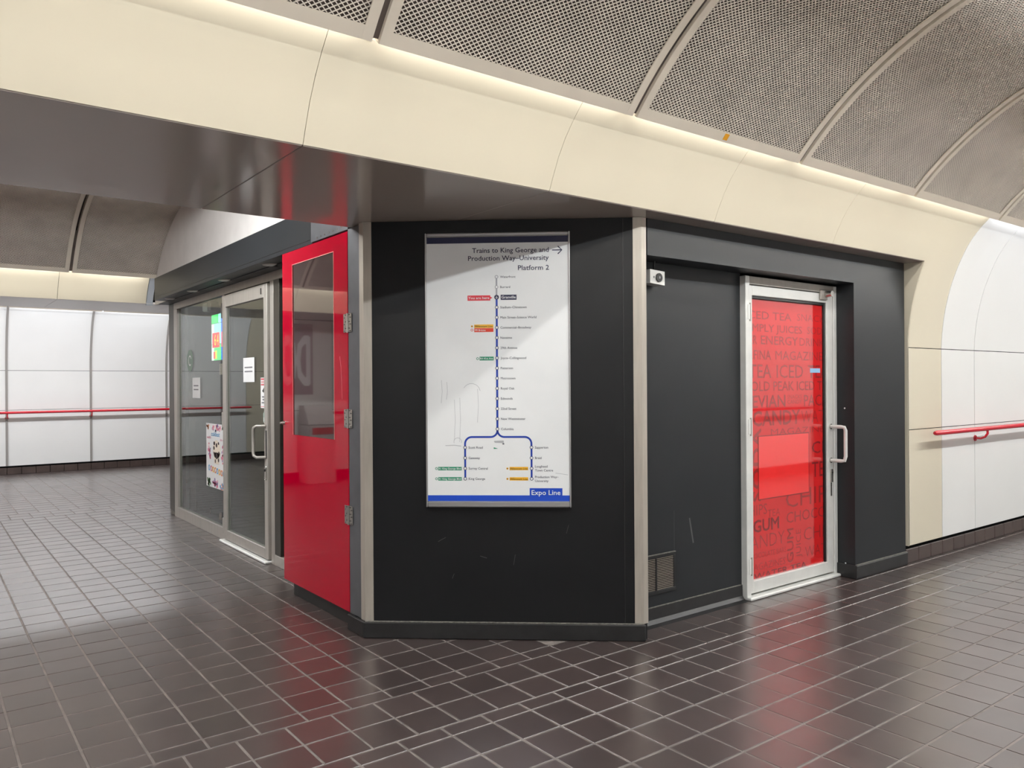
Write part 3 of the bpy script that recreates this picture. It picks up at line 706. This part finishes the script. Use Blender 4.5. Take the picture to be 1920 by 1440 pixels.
dt('ICED TEA', 4.42, 1.877, 0.052, 0.53); dt('SNACKS', 5.02, 1.884, 0.050, 0.40, -0.012)
dt('SIMPLY JUICES', 4.415, 1.792, 0.050, 0.665, 0.004); dt('SODA', 5.145, 1.793, 0.052, 0.26, -0.012)
dt('WATER', 4.29, 1.705, 0.058, 0.255, 0.004); dt('ENERGY', 4.592, 1.706, 0.058, 0.435, 0.002); dt('DRINKS', 5.05, 1.706, 0.056, 0.36, -0.006)
dt('AQUAFINA', 4.235, 1.601, 0.062, 0.47, 0.002); dt('MAGAZINES', 4.757, 1.602, 0.062, 0.64, -0.006)
dt('TEA', 4.457, 1.476, 0.09, 0.25, 0.006); dt('ICED', 4.77, 1.476, 0.09, 0.32, -0.004); dt('TEA', 5.155, 1.476, 0.09, 0.25, 0.018)
dt('GOLD PEAK ICED TEA', 4.40, 1.387, 0.064, 1.06, 0.004)
dt('O', 4.39, 1.277, 0.08, 0.09, 0.02); dt('EVIAN', 4.495, 1.274, 0.082, 0.375, 0.016); dt('SNACKS', 4.896, 1.328, 0.028, 0.175, -0.01); dt('CANDY', 4.896, 1.292, 0.028, 0.175, -0.01); dt('PACKS', 5.10, 1.272, 0.08, 0.36, 0.002)
dt('S', 4.40, 1.153, 0.095, 0.09, 0.03); dt('CANDY', 4.497, 1.15, 0.098, 0.55, 0.03); dt('WATER', 5.066, 1.149, 0.092, 0.43, -0.018)
dt('MAGAZINES', 4.70, 1.078, 0.045, 0.72, -0.012)
dt('SODA', 4.585, 0.640, 0.095, 0.49, 0.03, 1)
dt('CI', 5.197, 0.925, 0.085, 0.15, 0.006, m=mVinylT2); dt('TEA', 5.195, 0.752, 0.11, 0.26, 0.0, m=mVinylT2)
dt('CHIPS', 4.87, 0.560, 0.125, 0.62, -0.006); dt('CHIPS', 4.37, 0.545, 0.072, 0.28, -0.004)
dt('GUM', 4.495, 0.432, 0.080, 0.29, 0.03, m=mVinylT2); dt('CHOCOLATE', 4.876, 0.453, 0.075, 0.80, -0.002)
dt('CANDY', 4.37, 0.318, 0.092, 0.48, -0.018); dt('GUM', 4.958, 0.172, 0.075, 0.24, 0.006, 1); dt('JUICE', 5.05, 0.195, 0.06, 0.20, -0.01, 1)
dt('CHIPS', 5.088, 0.304, 0.092, 0.42, -0.014); dt('WATER', 5.103, 0.180, 0.078, 0.40, -0.014); dt('TEA', 4.66, 0.52, 0.05, 0.14, -0.01)
dt('CHOCOLATE BARS', 4.43, 0.254, 0.036, 0.44, -0.014); dt('MAGAZINES', 4.44, 0.172, 0.048, 0.42, -0.014); dt('WATER TEA', 4.50, 0.108, 0.045, 0.62, 0.02, m=mVinylT2)
pr.build('lettering', film)
q = MB().box(4.557, 5.152, 3.2335, 3.2355, 0.652, 1.076).build('plain_sheet', mSheet, film); q['label'] = 'plain bright red sheet'
mb = MB(); g = 0.006
mb.box(4.551, 5.158, 3.2340, 3.2352, 1.076, 1.076+g); mb.box(4.551, 5.158, 3.2340, 3.2352, 0.652-g, 0.652); mb.box(4.551, 4.557, 3.2340, 3.2352, 0.652, 1.076); mb.box(5.152, 5.158, 3.2340, 3.2352, 0.652, 1.076)
mb.build('sheet_border', mVinylT2, film)
q = MB().box(5.178, 5.308, 3.2345, 3.2357, 1.513, 1.545).build('name_strip', mat('pale_blue_strip', (150, 196, 232), 0.4), film)
q = MB().tube([(5.405, 3.212, 1.115), (5.405, 3.13, 1.115), (5.412, 3.108, 1.112), (5.418, 3.102, 1.09), (5.418, 3.102, 0.90), (5.412, 3.108, 0.868), (5.405, 3.13, 0.865), (5.405, 3.212, 0.865)], 0.0135, 12).build('pull_handle', mCamW, wd2)
for zz in (1.115, 0.865): MB().disc((5.405, 3.212, zz), (0, -1, 0), 0.02, 0.006, 16).build('rose', mBolt, q)
q = MB().box(5.392, 5.424, 3.202, 3.212, 0.70, 0.80, 0.004).build('lock_plate', mBolt, wd2); MB().disc((5.408, 3.202, 0.775), (0, -1, 0), 0.008, 0.004, 12).build('keyhole', mRub, q)
MB().box(5.398, 5.418, 3.209, 3.212, 0.60, 0.70, 0.001).build('lock_tail', mBolt, wd2)
q = MB().box(5.262, 5.352, 3.196, 3.212, 2.045, 2.12, 0.004).build('closer_block', mAlu, wd2); MB().disc((5.33, 3.196, 2.088), (0, -1, 0), 0.026, 0.05, 16, 0.022).build('closer_knob', mBolt, q)
for zz in (1.915, 1.15, 0.22):
    q = MB().tube([(4.43, 3.206, zz-0.06), (4.43, 3.206, zz+0.06)], 0.008, 10).build('hinge', mAlu, wd2)
    MB().box(4.405, 4.428, 3.201, 3.205, zz-0.05, zz+0.05, 0.001).build('hinge_leaf', mAluW, q)

# ---- vent grille in the recess wall --------------------------------------------
vg = thing('vent_grille', (3.6, 3.25, 0.18), 'black louvred vent grille low on the recessed charcoal wall', 'vent')
mb = MB(); mb.box(3.44, 3.716, 3.236, 3.25, 0.392, 0.412, 0.002); mb.box(3.44, 3.716, 3.236, 3.25, 0.178, 0.198, 0.002); mb.box(3.696, 3.716, 3.236, 3.25, 0.198, 0.392, 0.002); mb.box(3.44, 3.458, 3.236, 3.25, 0.198, 0.392, 0.002); mb.box(3.535, 3.546, 3.234, 3.248, 0.198, 0.392, 0.001)
mb.build('frame', mSkirt, vg)
MB().box(3.458, 3.696, 3.2475, 3.2495, 0.198, 0.392).build('back_plate', mDark, vg)
MB().box(3.44, 3.716, 3.234, 3.25, 0.412, 0.4155).build('top_edge', mScuff, vg)
sl_me = None
for k in range(19):
    z = 0.203 + k*0.0102
    mb = MB(); mb.poly([(3.459, 3.236, z), (3.459, 3.2375, z-0.0005), (3.459, 3.2465, z+0.0022), (3.459, 3.245, z+0.0032)], (0.236, 0, 0))
    mb.build('slat', mat('grey_slat', (128, 118, 110), 0.5), vg)

# ---- security camera -------------------------------------------------------------
sc = thing('security_camera', (3.50, 3.25, 2.02), 'small white box camera with a round black lens under the header', 'camera')
mb = MB(); mb.poly([(3.425, 3.165, 2.032), (3.55, 3.165, 2.024), (3.55, 3.165, 2.106), (3.425, 3.165, 2.112)], (0, 0.075, 0)); mb.build('body', mCamW, sc, smooth=False)
mb = MB().disc((3.497, 3.165, 2.067), (0, -1, 0), 0.026, 0.008, 24); mb.build('lens_ring', mRub, sc)
MB().disc((3.497, 3.157, 2.067), (0, -1, 0), 0.008, 0.002, 14).build('lens', mGrayInk, sc)
MB().disc((3.457, 3.165, 2.068), (0, -1, 0), 0.006, 0.002, 12).build('sensor_dot', mGrayInk, sc)
MB().tube([(3.495, 3.20, 2.11), (3.498, 3.205, 2.14), (3.50, 3.20, 2.169)], 0.006, 8).build('cable', mRub, sc)
MB().box(3.47, 3.52, 3.235, 3.25, 2.04, 2.10).build('bracket', mCamW, sc)

# ---- route map sign ----------------------------------------------------------------
SP = lambda u, v, d: A_ + T_*u + N_*(0.034+d) + Vector((0, 0, v))
base = A_ + T_*0.768 + Vector((0, 0, 0.751))
ms = thing('map_sign', base, 'white wall mounted train route map in a silver frame on the black slanting wall', 'sign')
MB().obox(A_, T_, N_, 0.368, 1.170, 0.001, 0.034, 0.785, 2.275).build('face_board', mSignW, ms, smooth=False)
MB().obox(A_, T_, N_, 0.360, 0.369, 0.001, 0.040, 0.752, 2.300, 0.002).build('side_rail', mSilver, ms)
MB().obox(A_, T_, N_, 1.169, 1.178, 0.001, 0.040, 0.752, 2.300, 0.002).build('side_rail', mSilver, ms)
MB().obox(A_, T_, N_, 0.369, 1.169, 0.001, 0.046, 0.752, 0.784, 0.006).build('bottom_rail', mSilver, ms)
MB().obox(A_, T_, N_, 0.369, 1.169, 0.001, 0.044, 2.276, 2.300, 0.006).build('top_rail', mSilver, ms)
P = Print(SP)
P.rect(mNavy, 0.370, 1.168, 2.241, 2.2755)
tu = 1.060
P.text(mNavy, 'Trains to King George and', tu, 2.186, 0.0265, 0.431, 'R', 0.012); P.text(mNavy, 'Production Way\u2013University', tu, 2.142, 0.0265, 0.454, 'R', 0.012); P.text(mNavy, 'Platform 2', tu+0.001, 2.086, 0.0265, 0.1735, 'R', 0.012)
P.rect(mNavy, 1.079, 1.133, 2.193, 2.1985); P.path(mNavy, [(1.111, 2.2175), (1.1335, 2.1958), (1.111, 2.174)], 0.006)
RU = 0.7655
ST = ['Waterfront', 'Burrard', None, 'Stadium\u2013Chinatown', 'Main Street\u2013Science World', 'Commercial\u2013Broadway', 'Nanaimo', '29th Avenue', 'Joyce\u2013Collingwood', 'Patterson', 'Metrotown', 'Royal Oak', 'Edmonds', '22nd Street', 'New Westminster', 'Columbia']
zs = [2.0495 - k*(2.0495-1.1932)/15 for k in range(16)]
P.path(mGreyRt, [(RU, zs[0]), (RU, zs[2])], 0.0085)
arc = lambda cx, cy, r, a0, a1, n=8: [(cx+r*math.cos(math.radians(a0+(a1-a0)*k/n)), cy+r*math.sin(math.radians(a0+(a1-a0)*k/n))) for k in range(n+1)]
P.path(mBlue, [(RU, zs[2]), (RU, 1.185)], 0.0115)
LU, RUx = 0.5818, 0.9565; hz = 1.1483; rr = 0.038
P.path(mBlue, [(RU, 1.193)] + arc(RU-rr, hz+rr, rr, 0, -90) + arc(LU+rr, hz-rr, rr, 90, 180) + [(LU, 0.913)], 0.0105)
P.path(mBlue, [(RU, 1.193)] + arc(RU+rr, hz+rr, rr, 180, 270) + arc(RUx-rr, hz-rr, rr, 90, 0) + [(RUx, 0.913)], 0.0105)
hts = 0.0125
for s_, z in zip(ST, zs):
    if s_ is None: continue
    grey = z > 1.97
    P.disc(mGreyRt if grey else mNavy, RU, z, 0.0098)
    P.text(mGreyRt if False else mTxt, s_, 0.786, z-hts/2, hts, None, 'L', 0.012)
P.disc(mNavy, RU, zs[2], 0.0135)
P.rect(mNavy, 0.7885, 0.878, 1.9195, 1.9485)
for u, names in ((LU, ['Scott Road', 'Gateway', 'Surrey Central', 'King George']), (RUx, ['Sapperton', 'Braid', None, None])):
    for s_, z in zip(names, (1.089, 1.030, 0.971, 0.913)):
        P.disc(mNavy, u, z, 0.0098)
        if s_: P.text(mTxt, s_, u+0.0195, z-hts/2, hts, None, 'L', 0.012)
for s_, z in (('Lougheed', 0.976), ('Town Centre', 0.954), ('Production Way\u2013', 0.917), ('University', 0.895)): P.text(mTxt, s_, RUx+0.0195, z, hts, None, 'L', 0.012)
P.polygon(mRedInk, [(0.601, 1.917), (0.730, 1.917), (0.730, 1.926), (0.742, 1.9325), (0.730, 1.939), (0.730, 1.9465), (0.601, 1.9465)])
P.rect(mYelInk, 0.638, 0.7465, 1.7625, 1.7825); P.rect(mOrgInk, 0.638, 0.7465, 1.740, 1.7615); P.rect(mGrnInk, 0.667, 0.747, 1.580, 1.601)
P.disc(mYelInk, 0.625, 1.7725, 0.006); P.disc(mOrgInk, 0.625, 1.7515, 0.0075); P.disc(mGrnInk, 0.656, 1.590, 0.0075)
for z in (0.9605, 0.9025):
    P.rect(mGrnInk, 0.428, 0.562, z, z+0.0195); P.disc(mGrnInk, 0.4183, z+0.0098, 0.0075)
    P.rect(mYelInk, 0.8325, 0.937, z+0.0005, z+0.019); P.disc(mYelInk, 0.8203, z+0.0098, 0.006)
P.rect(mBarBlue, 0.369, 1.169, 0.7865, 0.8195); P.rect(mBarBlue, 0.945, 1.1285, 0.8195, 0.860)
# worn scribbles and scratches on the face
pale = mat('faint_pencil', (176, 178, 182), 0.6)
for u, a, b in ((0.523, 1.36, 1.13), (0.553, 1.37, 1.12), (0.655, 1.42, 1.23), (0.45, 1.47, 1.34), (0.48, 1.46, 1.36)):
    P.path(pale, [(u, a), (u+0.004, (a+b)/2), (u-0.002, b)], 0.0016)
P.path(pale, arc(0.62, 1.40, 0.05, 150, 10), 0.002); P.path(pale, arc(0.54, 1.122, 0.022, 200, -20), 0.002); P.path(pale, [(1.09, 0.945), (1.16, 0.935)], 0.0018)
P.path(pale, [(0.47, 1.10), (0.52, 1.102), (0.56, 1.097)], 0.003); P.polygon(pale, [(0.745, 1.126), (0.80, 1.128), (0.802, 1.114), (0.75, 1.116)])
P.polygon(mTxt, [(0.792, 1.112), (0.803, 1.113), (0.804, 1.106), (0.794, 1.106)]); P.polygon(mGrnInk, [(0.744, 1.09), (0.768, 1.083), (0.744, 1.081)])
lift = {m: 0.0006 for m in P.items}; lift[mBlue] = 0.0008; lift[mNavy] = 0.0014; lift[mGreyRt] = 0.0010
P.build('print', ms, lift)
P2 = Print(SP)
for s_, z in zip(ST, zs):
    if s_: P2.disc(mWhiteInk, RU, z, 0.0066)
for u in (LU, RUx):
    for z in (1.089, 1.030, 0.971, 0.913): P2.disc(mWhiteInk, u, z, 0.0066)
P2.rect(mWhiteInk, RU-0.0012, RU+0.0012, zs[2]-0.007, zs[2]+0.007); P2.path(mWhiteInk, [(RU-0.006, zs[2]-0.001), (RU, zs[2]-0.008), (RU+0.006, zs[2]-0.001)], 0.0022)
P2.text(mWhiteInk, 'Granville', 0.793, 1.9275, 0.0145, 0.080, 'L', 0.02); P2.text(mWhiteInk, 'You are here', 0.606, 1.9255, 0.0135, 0.118, 'L', 0.02)
P2.text(mWhiteInk, 'Expo Line', 0.956, 0.8225, 0.0265, 0.161, 'L', 0.02)
P2.text(mBrnInk, 'Millennium Line', 0.642, 1.7675, 0.010, 0.10, 'L', 0.02); P2.text(mWhiteInk, '99 B-Line', 0.642, 1.7455, 0.010, 0.060, 'L', 0.03); P2.text(mWhiteInk, 'R4 41st Ave', 0.670, 1.5855, 0.010, 0.073, 'L', 0.03)
P2.disc(mBrnInk, 0.625, 1.7725, 0.003); P2.disc(mWhiteInk, 0.625, 1.7515, 0.0045); P2.disc(mWhiteInk, 0.656, 1.590, 0.0045)
for z in (0.9605, 0.9025):
    P2.text(mWhiteInk, 'R1 King George Blvd', 0.432, z+0.005, 0.010, 0.126, 'L', 0.03); P2.text(mBrnInk, 'Millennium Line', 0.836, z+0.0048, 0.0095, 0.098, 'L', 0.02)
    P2.disc(mWhiteInk, 0.4183, z+0.0098, 0.0045); P2.disc(mBrnInk, 0.8203, z+0.0098, 0.003)
P2.build('lettering', ms, {mWhiteInk: 0.0022, mBrnInk: 0.0020})

# ---- handrails ---------------------------------------------------------------------
def rail(x0, x1, Y, s, z, label, brk):
    r = thing('handrail', ((x0+x1)/2, Y, z), label, 'handrail')
    e = 0.05
    pts = [(x0, Y, z), (x0+0.02, Y, z), (x1-0.02, Y, z), (x1, Y, z)]
    mb = MB()
    n = 14; rings = []
    for xx, k in ((x0-0.018, 0.55), (x0, 0.9), (x0+0.02, 1), (x1-0.02, 1), (x1, 0.9)):
        rings.append([mb.bm.verts.new((xx, Y+0.024*k*math.cos(2*math.pi*i/n), z+0.021*k*math.sin(2*math.pi*i/n))) for i in range(n)])
    for a, b in zip(rings, rings[1:]):
        for i in range(n): mb.bm.faces.new((a[i], a[(i+1) % n], b[(i+1) % n], b[i]))
    mb.bm.faces.new(rings[0]); mb.bm.faces.new(rings[-1])
    mb.build('rail', mRedRail, r)
    for bx in brk:
        q = MB().tube([(bx, Y, z-0.02), (bx-0.0, Y, z-0.045), (bx, Y+s*0.02, z-0.075), (bx, Y+s*0.055, z-0.09), (bx, Y+s*0.095, z-0.09)], 0.010, 10).build('bracket', mRedRail, r)
        MB().disc((bx, Y+s*0.104, z-0.09), (0, -s, 0), 0.026, 0.008, 16).build('wall_plate', mRedRail, q)
rail(6.50, 15.5, W1-0.105, 1, 1.03, 'red round handrail on the cream and white wall beside the kiosk pier', (7.46, 9.96, 12.46))
rail(-0.6, 5.0, W3F-0.105, 1, 1.02, 'red handrail along the far white wall', (-0.03, 1.21, 2.445))
rail(-7.5, 15.5, W1S+0.105, -1, 1.03, 'red handrail along the wall facing the kiosk', (-5, -2.5, 0, 2.46, 4.96, 7.46, 9.96, 12.46))
rail(-5.2, -0.9, W3N-0.085, 1, 1.02, 'red handrail on the niche wall opposite the red door', (-4.4, -2.1, -1.2))

# ---- papers, posters, stickers on the shop glass ---------------------------------------
GX = FXg + 0.0018
def sheet(name, X, y0, y1, z0, z1, m, label, cat, group=None, skew=0.0):
    r = thing(name, (X, (y0+y1)/2, z0), label, cat, group)
    mb = MB(); mb.poly([(X, y0, z0), (X, y1, z0+skew), (X, y1, z1+skew), (X, y0, z1)], (-0.0008, 0, 0)); mb.build('paper', m, r, smooth=False); return r
face = lambda X: (lambda u, v, d: (X-0.0008-d, -u, v))          # u runs to the viewer's right (towards -Y)
r = sheet('paper_notice', GX, 8.30, 8.575, 1.318, 1.53, mPaper, 'small white paper notice taped to the fixed shop window', 'notice')
p = Print(face(GX))
for z in (1.44, 1.40): p.rect(mGrayInk, -8.53, -8.36, z, z+0.012)
p.build('print', r)
GD = DX - 0.0012
r = sheet('paper_notice', GD, 6.615, 6.895, 1.475, 1.685, mPaper, 'white paper notice taped to the glass shop door', 'notice')
p = Print(face(GD))
for z in (1.595, 1.56): p.rect(mGrayInk, -6.86, -6.66, z, z+0.012)
p.build('print', r)
r = sheet('warning_notice', GD, 6.348, 6.465, 1.258, 1.51, mPaper, 'white and red camera warning notice at the edge of the glass door', 'sign')
p = Print(face(GD)); p.rect(mRedInk, -6.457, -6.352, 1.492, 1.503); p.rect(mRedInk, -6.457, -6.352, 1.446, 1.456)
p.text(mRedInk, 'WARNING', -6.45, 1.463, 0.02, 0.09)
p.polygon(mRub, [(-6.43, 1.40), (-6.385, 1.428), (-6.372, 1.418), (-6.40, 1.385)]); p.polygon(mRub, [(-6.40, 1.395), (-6.375, 1.41), (-6.375, 1.38)])
for z, a, b in ((1.345, -6.43, -6.36), (1.322, -6.42, -6.375), (1.297, -6.44, -6.355)): p.rect(mGrayInk, a, b, z, z+0.012)
p.rect(mRedInk, -6.457, -6.352, 1.268, 1.272); p.build('print', r)
r = thing('sticker', (GD, 6.37, 1.10), 'white six sided sticker with green print above the door pull', 'sticker')
MB().poly([(GD, 6.348, 1.10), (GD, 6.375, 1.12), (GD, 6.405, 1.15), (GD, 6.405, 1.215), (GD, 6.375, 1.245), (GD, 6.348, 1.25)], (-0.0008, 0, 0)).build('paper', mPaper, r, smooth=False)
p = Print(face(GD)); p.rect(mGrnInk, -6.395, -6.352, 1.18, 1.225)
for z in (1.165, 1.145): p.rect(mGrnInk, -6.39, -6.352, z, z+0.010)
p.build('print', r)
# payment stickers on the sidelight
for z0, z1, m, lb, inner in ((1.36, 1.465, mPaper, 'white and blue card sticker on the dark sidelight glass', mBarBlue), (1.28, 1.345, mat('orange_disc', (226, 120, 50), 0.5), 'round orange card sticker on the dark sidelight glass', None), (1.10, 1.265, mPaper, 'white card sticker with yellow print on the dark sidelight glass', mYelInk)):
    r = thing('sticker', (GX, 5.985, z0), lb, 'sticker', 'payment stickers on the sidelight')
    if inner is None: MB().disc((GX, 5.985, (z0+z1)/2), (-1, 0, 0), 0.033, 0.0008, 18).build('paper', m, r)
    else:
        MB().box(GX-0.0008, GX, 5.945, 6.03, z0, z1).build('paper', m, r)
        p = Print(face(GX)); p.rect(inner, -6.02, -5.955, z0+0.02, z0+0.07)
        if inner is mYelInk: p.rect(mGrayInk, -6.01, -5.965, z0+0.115, z0+0.145)
        p.build('print', r)
# round faded green sticker high on the window
r = thing('sticker', (GX, 8.66, 1.6), 'round faded green sticker on the fixed shop window', 'sticker')
MB().disc((GX, 8.665, 1.71), (-1, 0, 0), 0.115, 0.0008, 30).build('disc', mat('faded_green', (122, 142, 128), 0.5), r)
p = Print(face(GX)); p.path(mPaper, [(-8.665+0.05*math.cos(a), 1.71+0.05*math.sin(a)) for a in [0.4+k*0.5 for k in range(11)]], 0.014); p.build('print', r)
r = sheet('paper_notice', GX+0.012, 7.53, 7.70, 1.55, 1.655, mat('pale_peach_paper', (196, 176, 162), 0.6), 'faded peach paper below the lit sign in the shop window', 'notice')
# ice cream poster
PXp = GX
r = sheet('ice_cream_poster', PXp, 7.508, 8.10, 0.452, 1.075, mPaper, 'white ice cream poster with pink flowers low in the shop window', 'poster')
p = Print(face(PXp))
pk = [mat('poster_pink', (206, 110, 140), 0.6), mat('poster_mauve', (150, 128, 172), 0.6), mat('poster_rose', (222, 150, 160), 0.6), mat('poster_leaf', (96, 130, 92), 0.6), mat('poster_orange', (222, 138, 86), 0.6), mat('poster_blue', (92, 160, 206), 0.6), mat('poster_dark', (50, 36, 34), 0.6), mat('poster_cream', (226, 214, 196), 0.6)]
random.seed(3)
def blob(cu, cv, ru, rv, cols, n):
    for _ in range(n):
        a = random.uniform(0, 6.28); q = random.random()**0.6
        p.disc(random.choice(cols), cu+ru*q*math.cos(a), cv+rv*q*math.sin(a), random.uniform(0.010, 0.024), 8, random.uniform(0.008, 0.018))
blob(-7.76, 1.035, 0.15, 0.028, [pk[0], pk[1], pk[2]], 26); blob(-8.04, 1.045, 0.04, 0.022, [pk[4]], 8); blob(-7.55, 1.04, 0.03, 0.03, [pk[3]], 8)
blob(-7.99, 0.80, 0.045, 0.085, [pk[0], pk[1], pk[2]], 26); blob(-7.565, 0.79, 0.045, 0.09, [pk[0], pk[1], pk[2]], 26)
blob(-8.02, 0.50, 0.06, 0.045, [pk[3]], 18); blob(-7.80, 0.50, 0.11, 0.035, [pk[0], pk[1]], 26); blob(-7.60, 0.485, 0.06, 0.025, [pk[1], pk[4], pk[5]], 14)
p.disc(pk[7], -7.76, 0.83, 0.115, 24, 0.09); p.polygon(pk[7], [(-7.87, 0.80), (-7.65, 0.80), (-7.69, 0.69), (-7.83, 0.69)])
for u, v, a, b in ((-7.83, 0.885, 0.03, 0.02), (-7.76, 0.87, 0.028, 0.022), (-7.84, 0.84, 0.025, 0.02), (-7.70, 0.89, 0.022, 0.014), (-7.76, 0.765, 0.035, 0.03), (-7.70, 0.73, 0.02, 0.02), (-7.83, 0.785, 0.02, 0.014), (-7.80, 0.715, 0.018, 0.02), (-7.69, 0.80, 0.02, 0.015)): p.disc(pk[6], u, v, a, 10, b)
for k in range(8): 
    c = [pk[5], pk[0], mYelInk, pk[4], pk[5], mYelInk, pk[4], pk[5]][k]; u = -8.0 + 0.065*k
    p.path(c, [(u+0.024*math.cos(t*0.6283), 0.638-0.004*k+0.024*math.sin(t*0.6283)) for t in range(11)], 0.013)
p.text(pk[5], 'coldest', -7.93, 0.955, 0.042, 0.27, 'L', 0.02); p.text(pk[0], "world's", -8.07, 0.925, 0.024, 0.125, 'L', 0.02); p.text(pk[0], 'ice cr', -7.65, 0.918, 0.024, 0.12, 'L', 0.02)
lf = {m: 0.0005 + 0.0003*i for i, m in enumerate(p.items)}; p.build('print', r, lf)
random.seed(11)
for yy, zz, a, b in ((8.82, 0.42, 0.03, 0.02), (8.70, 0.33, 0.012, 0.04), (8.45, 0.20, 0.01, 0.05), (7.98, 0.21, 0.014, 0.035), (7.66, 0.20, 0.05, 0.04)):
    p = Print(face(GX)); p.polygon(mScuff, [(-yy-a, zz-b), (-yy+a*0.8, zz-b*0.7), (-yy+a, zz+b), (-yy-a*0.5, zz+b*0.8)]); p.build('glue_mark', win)
# lit lottery style sign inside the window
LX = FXg + 0.05
ls = thing('led_sign', (LX, 7.78, 1.69), 'lit sign of green, blue and red cells hanging inside the shop window', 'sign')
MB().box(LX, LX+0.04, 7.512, 8.06, 1.69, 2.15, 0.003).build('case', mRub, ls)
def em(n, c, s): return mat(n, c, 0.5, emit=c, estr=s)
eG, eC, eB, eR, eY, eW, ePk = em('led_green', (70, 230, 120), 1.8), em('led_cyan', (170, 245, 240), 1.8), em('led_blue', (20, 100, 240), 1.8), em('led_red', (240, 40, 60), 1.8), em('led_yellow', (250, 220, 60), 2.0), em('led_white', (235, 255, 235), 2.0), em('led_pink', (245, 80, 120), 1.8)
cols_ = [(8.055, 7.985, (eG, eW, eW)), (7.975, 7.845, (eG, eC, eG)), (7.835, 7.755, (eC, eC, eG)), (7.75, 7.66, (eB, eB, eB)), (7.65, 7.516, (eB, eC, eB))]
for ya, yb, ms_ in cols_:
    for (za, zb), m in zip(((2.06, 2.145), (1.855, 2.055), (1.695, 1.85)), ms_): MB().box(LX-0.004, LX, yb, ya, za, zb).build('cell', m, ls)
MB().box(LX-0.007, LX-0.004, 7.80, 8.02, 1.82, 1.965).build('cell', eR, ls); MB().box(LX-0.007, LX-0.004, 7.516, 7.735, 1.82, 1.965).build('cell', ePk, ls)
MB().box(LX-0.007, LX-0.004, 7.93, 7.985, 1.71, 1.78).build('cell', eR, ls); MB().box(LX-0.007, LX-0.004, 7.89, 7.93, 1.71, 1.79).build('cell', eY, ls)
p = Print(lambda u, v, d: (LX-0.0075-d, -u, v)); p.text(eY, '6', -7.955, 1.84, 0.11, 0.06, 'L', 0.0); p.text(eY, '4', -7.87, 1.84, 0.11, 0.05, 'L', 0.0); p.text(eY, '5', -7.60, 1.84, 0.11, 0.06); p.build('digits', ls)

# ---- small things -------------------------------------------------------------------
r = thing('sticker', (3.398, 2.60, 2.76), 'tiny orange label on the ceiling panel frame above the fascia', 'sticker')
a0 = A0 + 0.012/CR; a1 = A0 + 0.046/CR; cb1 = W1 - CO
q0, q1 = arc_pt(a0, CR-0.001), arc_pt(a1, CR-0.001); q2, q3 = arc_pt(a1, CR-0.0003), arc_pt(a0, CR-0.0003)
mb = MB(); mb.poly([(3.385, cb1+y_, z_) for y_, z_ in (q0, q1, q2, q3)], (0.035, 0, 0)); mb.build('label', mat('orange_label', (226, 160, 30), 0.5), r)
for k, (x, yy, lb) in enumerate(((2.165, 1.705, 'small cream paint chip lying on a floor tile joint'), (2.51, 1.43, 'slightly curled cream paint chip on the dark tiles before the white door'), (2.0, 1.62, 'tiny cream paint crumb on the dark tiles'))):
    mb = MB(); mb.poly([(x-0.018, yy-0.004, 0.0005), (x+0.005, yy-0.008, 0.0005), (x+0.02, yy+0.003, 0.0005), (x-0.004, yy+0.009, 0.0005)], (0, 0, 0.0025))
    o = mb.build('paint_chip', mat('cream_chip', (214, 204, 180), 0.6)); tag(o, lb, 'debris')
# litter bin and poster in the niche (they show in the red door)
bn = thing('litter_bin', (-0.62, 11.02, 0), 'pale grey litter bin with a sloping hood by the niche wall', 'bin')
MB().box(-0.85, -0.42, 10.83, 11.2, 0, 0.86, 0.01).build('body', mBin, bn)
mb = MB(); mb.poly([(-0.85, 10.83, 0.865), (-0.85, 11.2, 0.865), (-0.85, 11.2, 1.14), (-0.85, 11.02, 1.14)], (0.43, 0, 0)); mb.build('hood', mBin, bn)
MB().box(-0.80, -0.47, 10.822, 10.83, 0.72, 0.82, 0.002).build('label_plate', mRedRail, bn)
po = thing('wall_poster', (-0.66, W3N+0.018, 1.3), 'pale poster with large white letters on the niche wall', 'poster')
MB().box(-0.68, -0.10, W3N+0.005, W3N+0.018, 1.30, 2.36, 0.002).build('board', mat('poster_grey', (168, 150, 156), 0.4), po)
p = Print(lambda u, v, d: (u, W3N+0.005-d, v)); p.text(mWhiteInk, 'DO', -0.62, 1.45, 0.72, 0.43, 'L', 0.03); p.build('lettering', po)

# added red glowing box beyond the left edge of the view, tints the passage pink
rs = thing('added_glow_sign', (-2.8, 7.6, 2.45), 'added red glowing box, out of view, that tints the passage pink', 'sign')
MB().box(-2.86, -2.74, 7.0, 8.2, 2.45, 2.80, 0.01).build('case', mCamW, rs)
for x in (-2.866, -2.734): MB().box(x-0.004, x+0.004, 7.03, 8.17, 2.48, 2.77).build('lit_face', mat('added_red_glow', (230, 30, 60), 0.5, emit=(255, 40, 80), estr=3.0), rs)
for yy in (7.2, 8.0): MB().tube([(-2.8, yy, 2.80), (-2.8, yy, 3.46)], 0.01, 8).build('hanger', mAlu, rs)
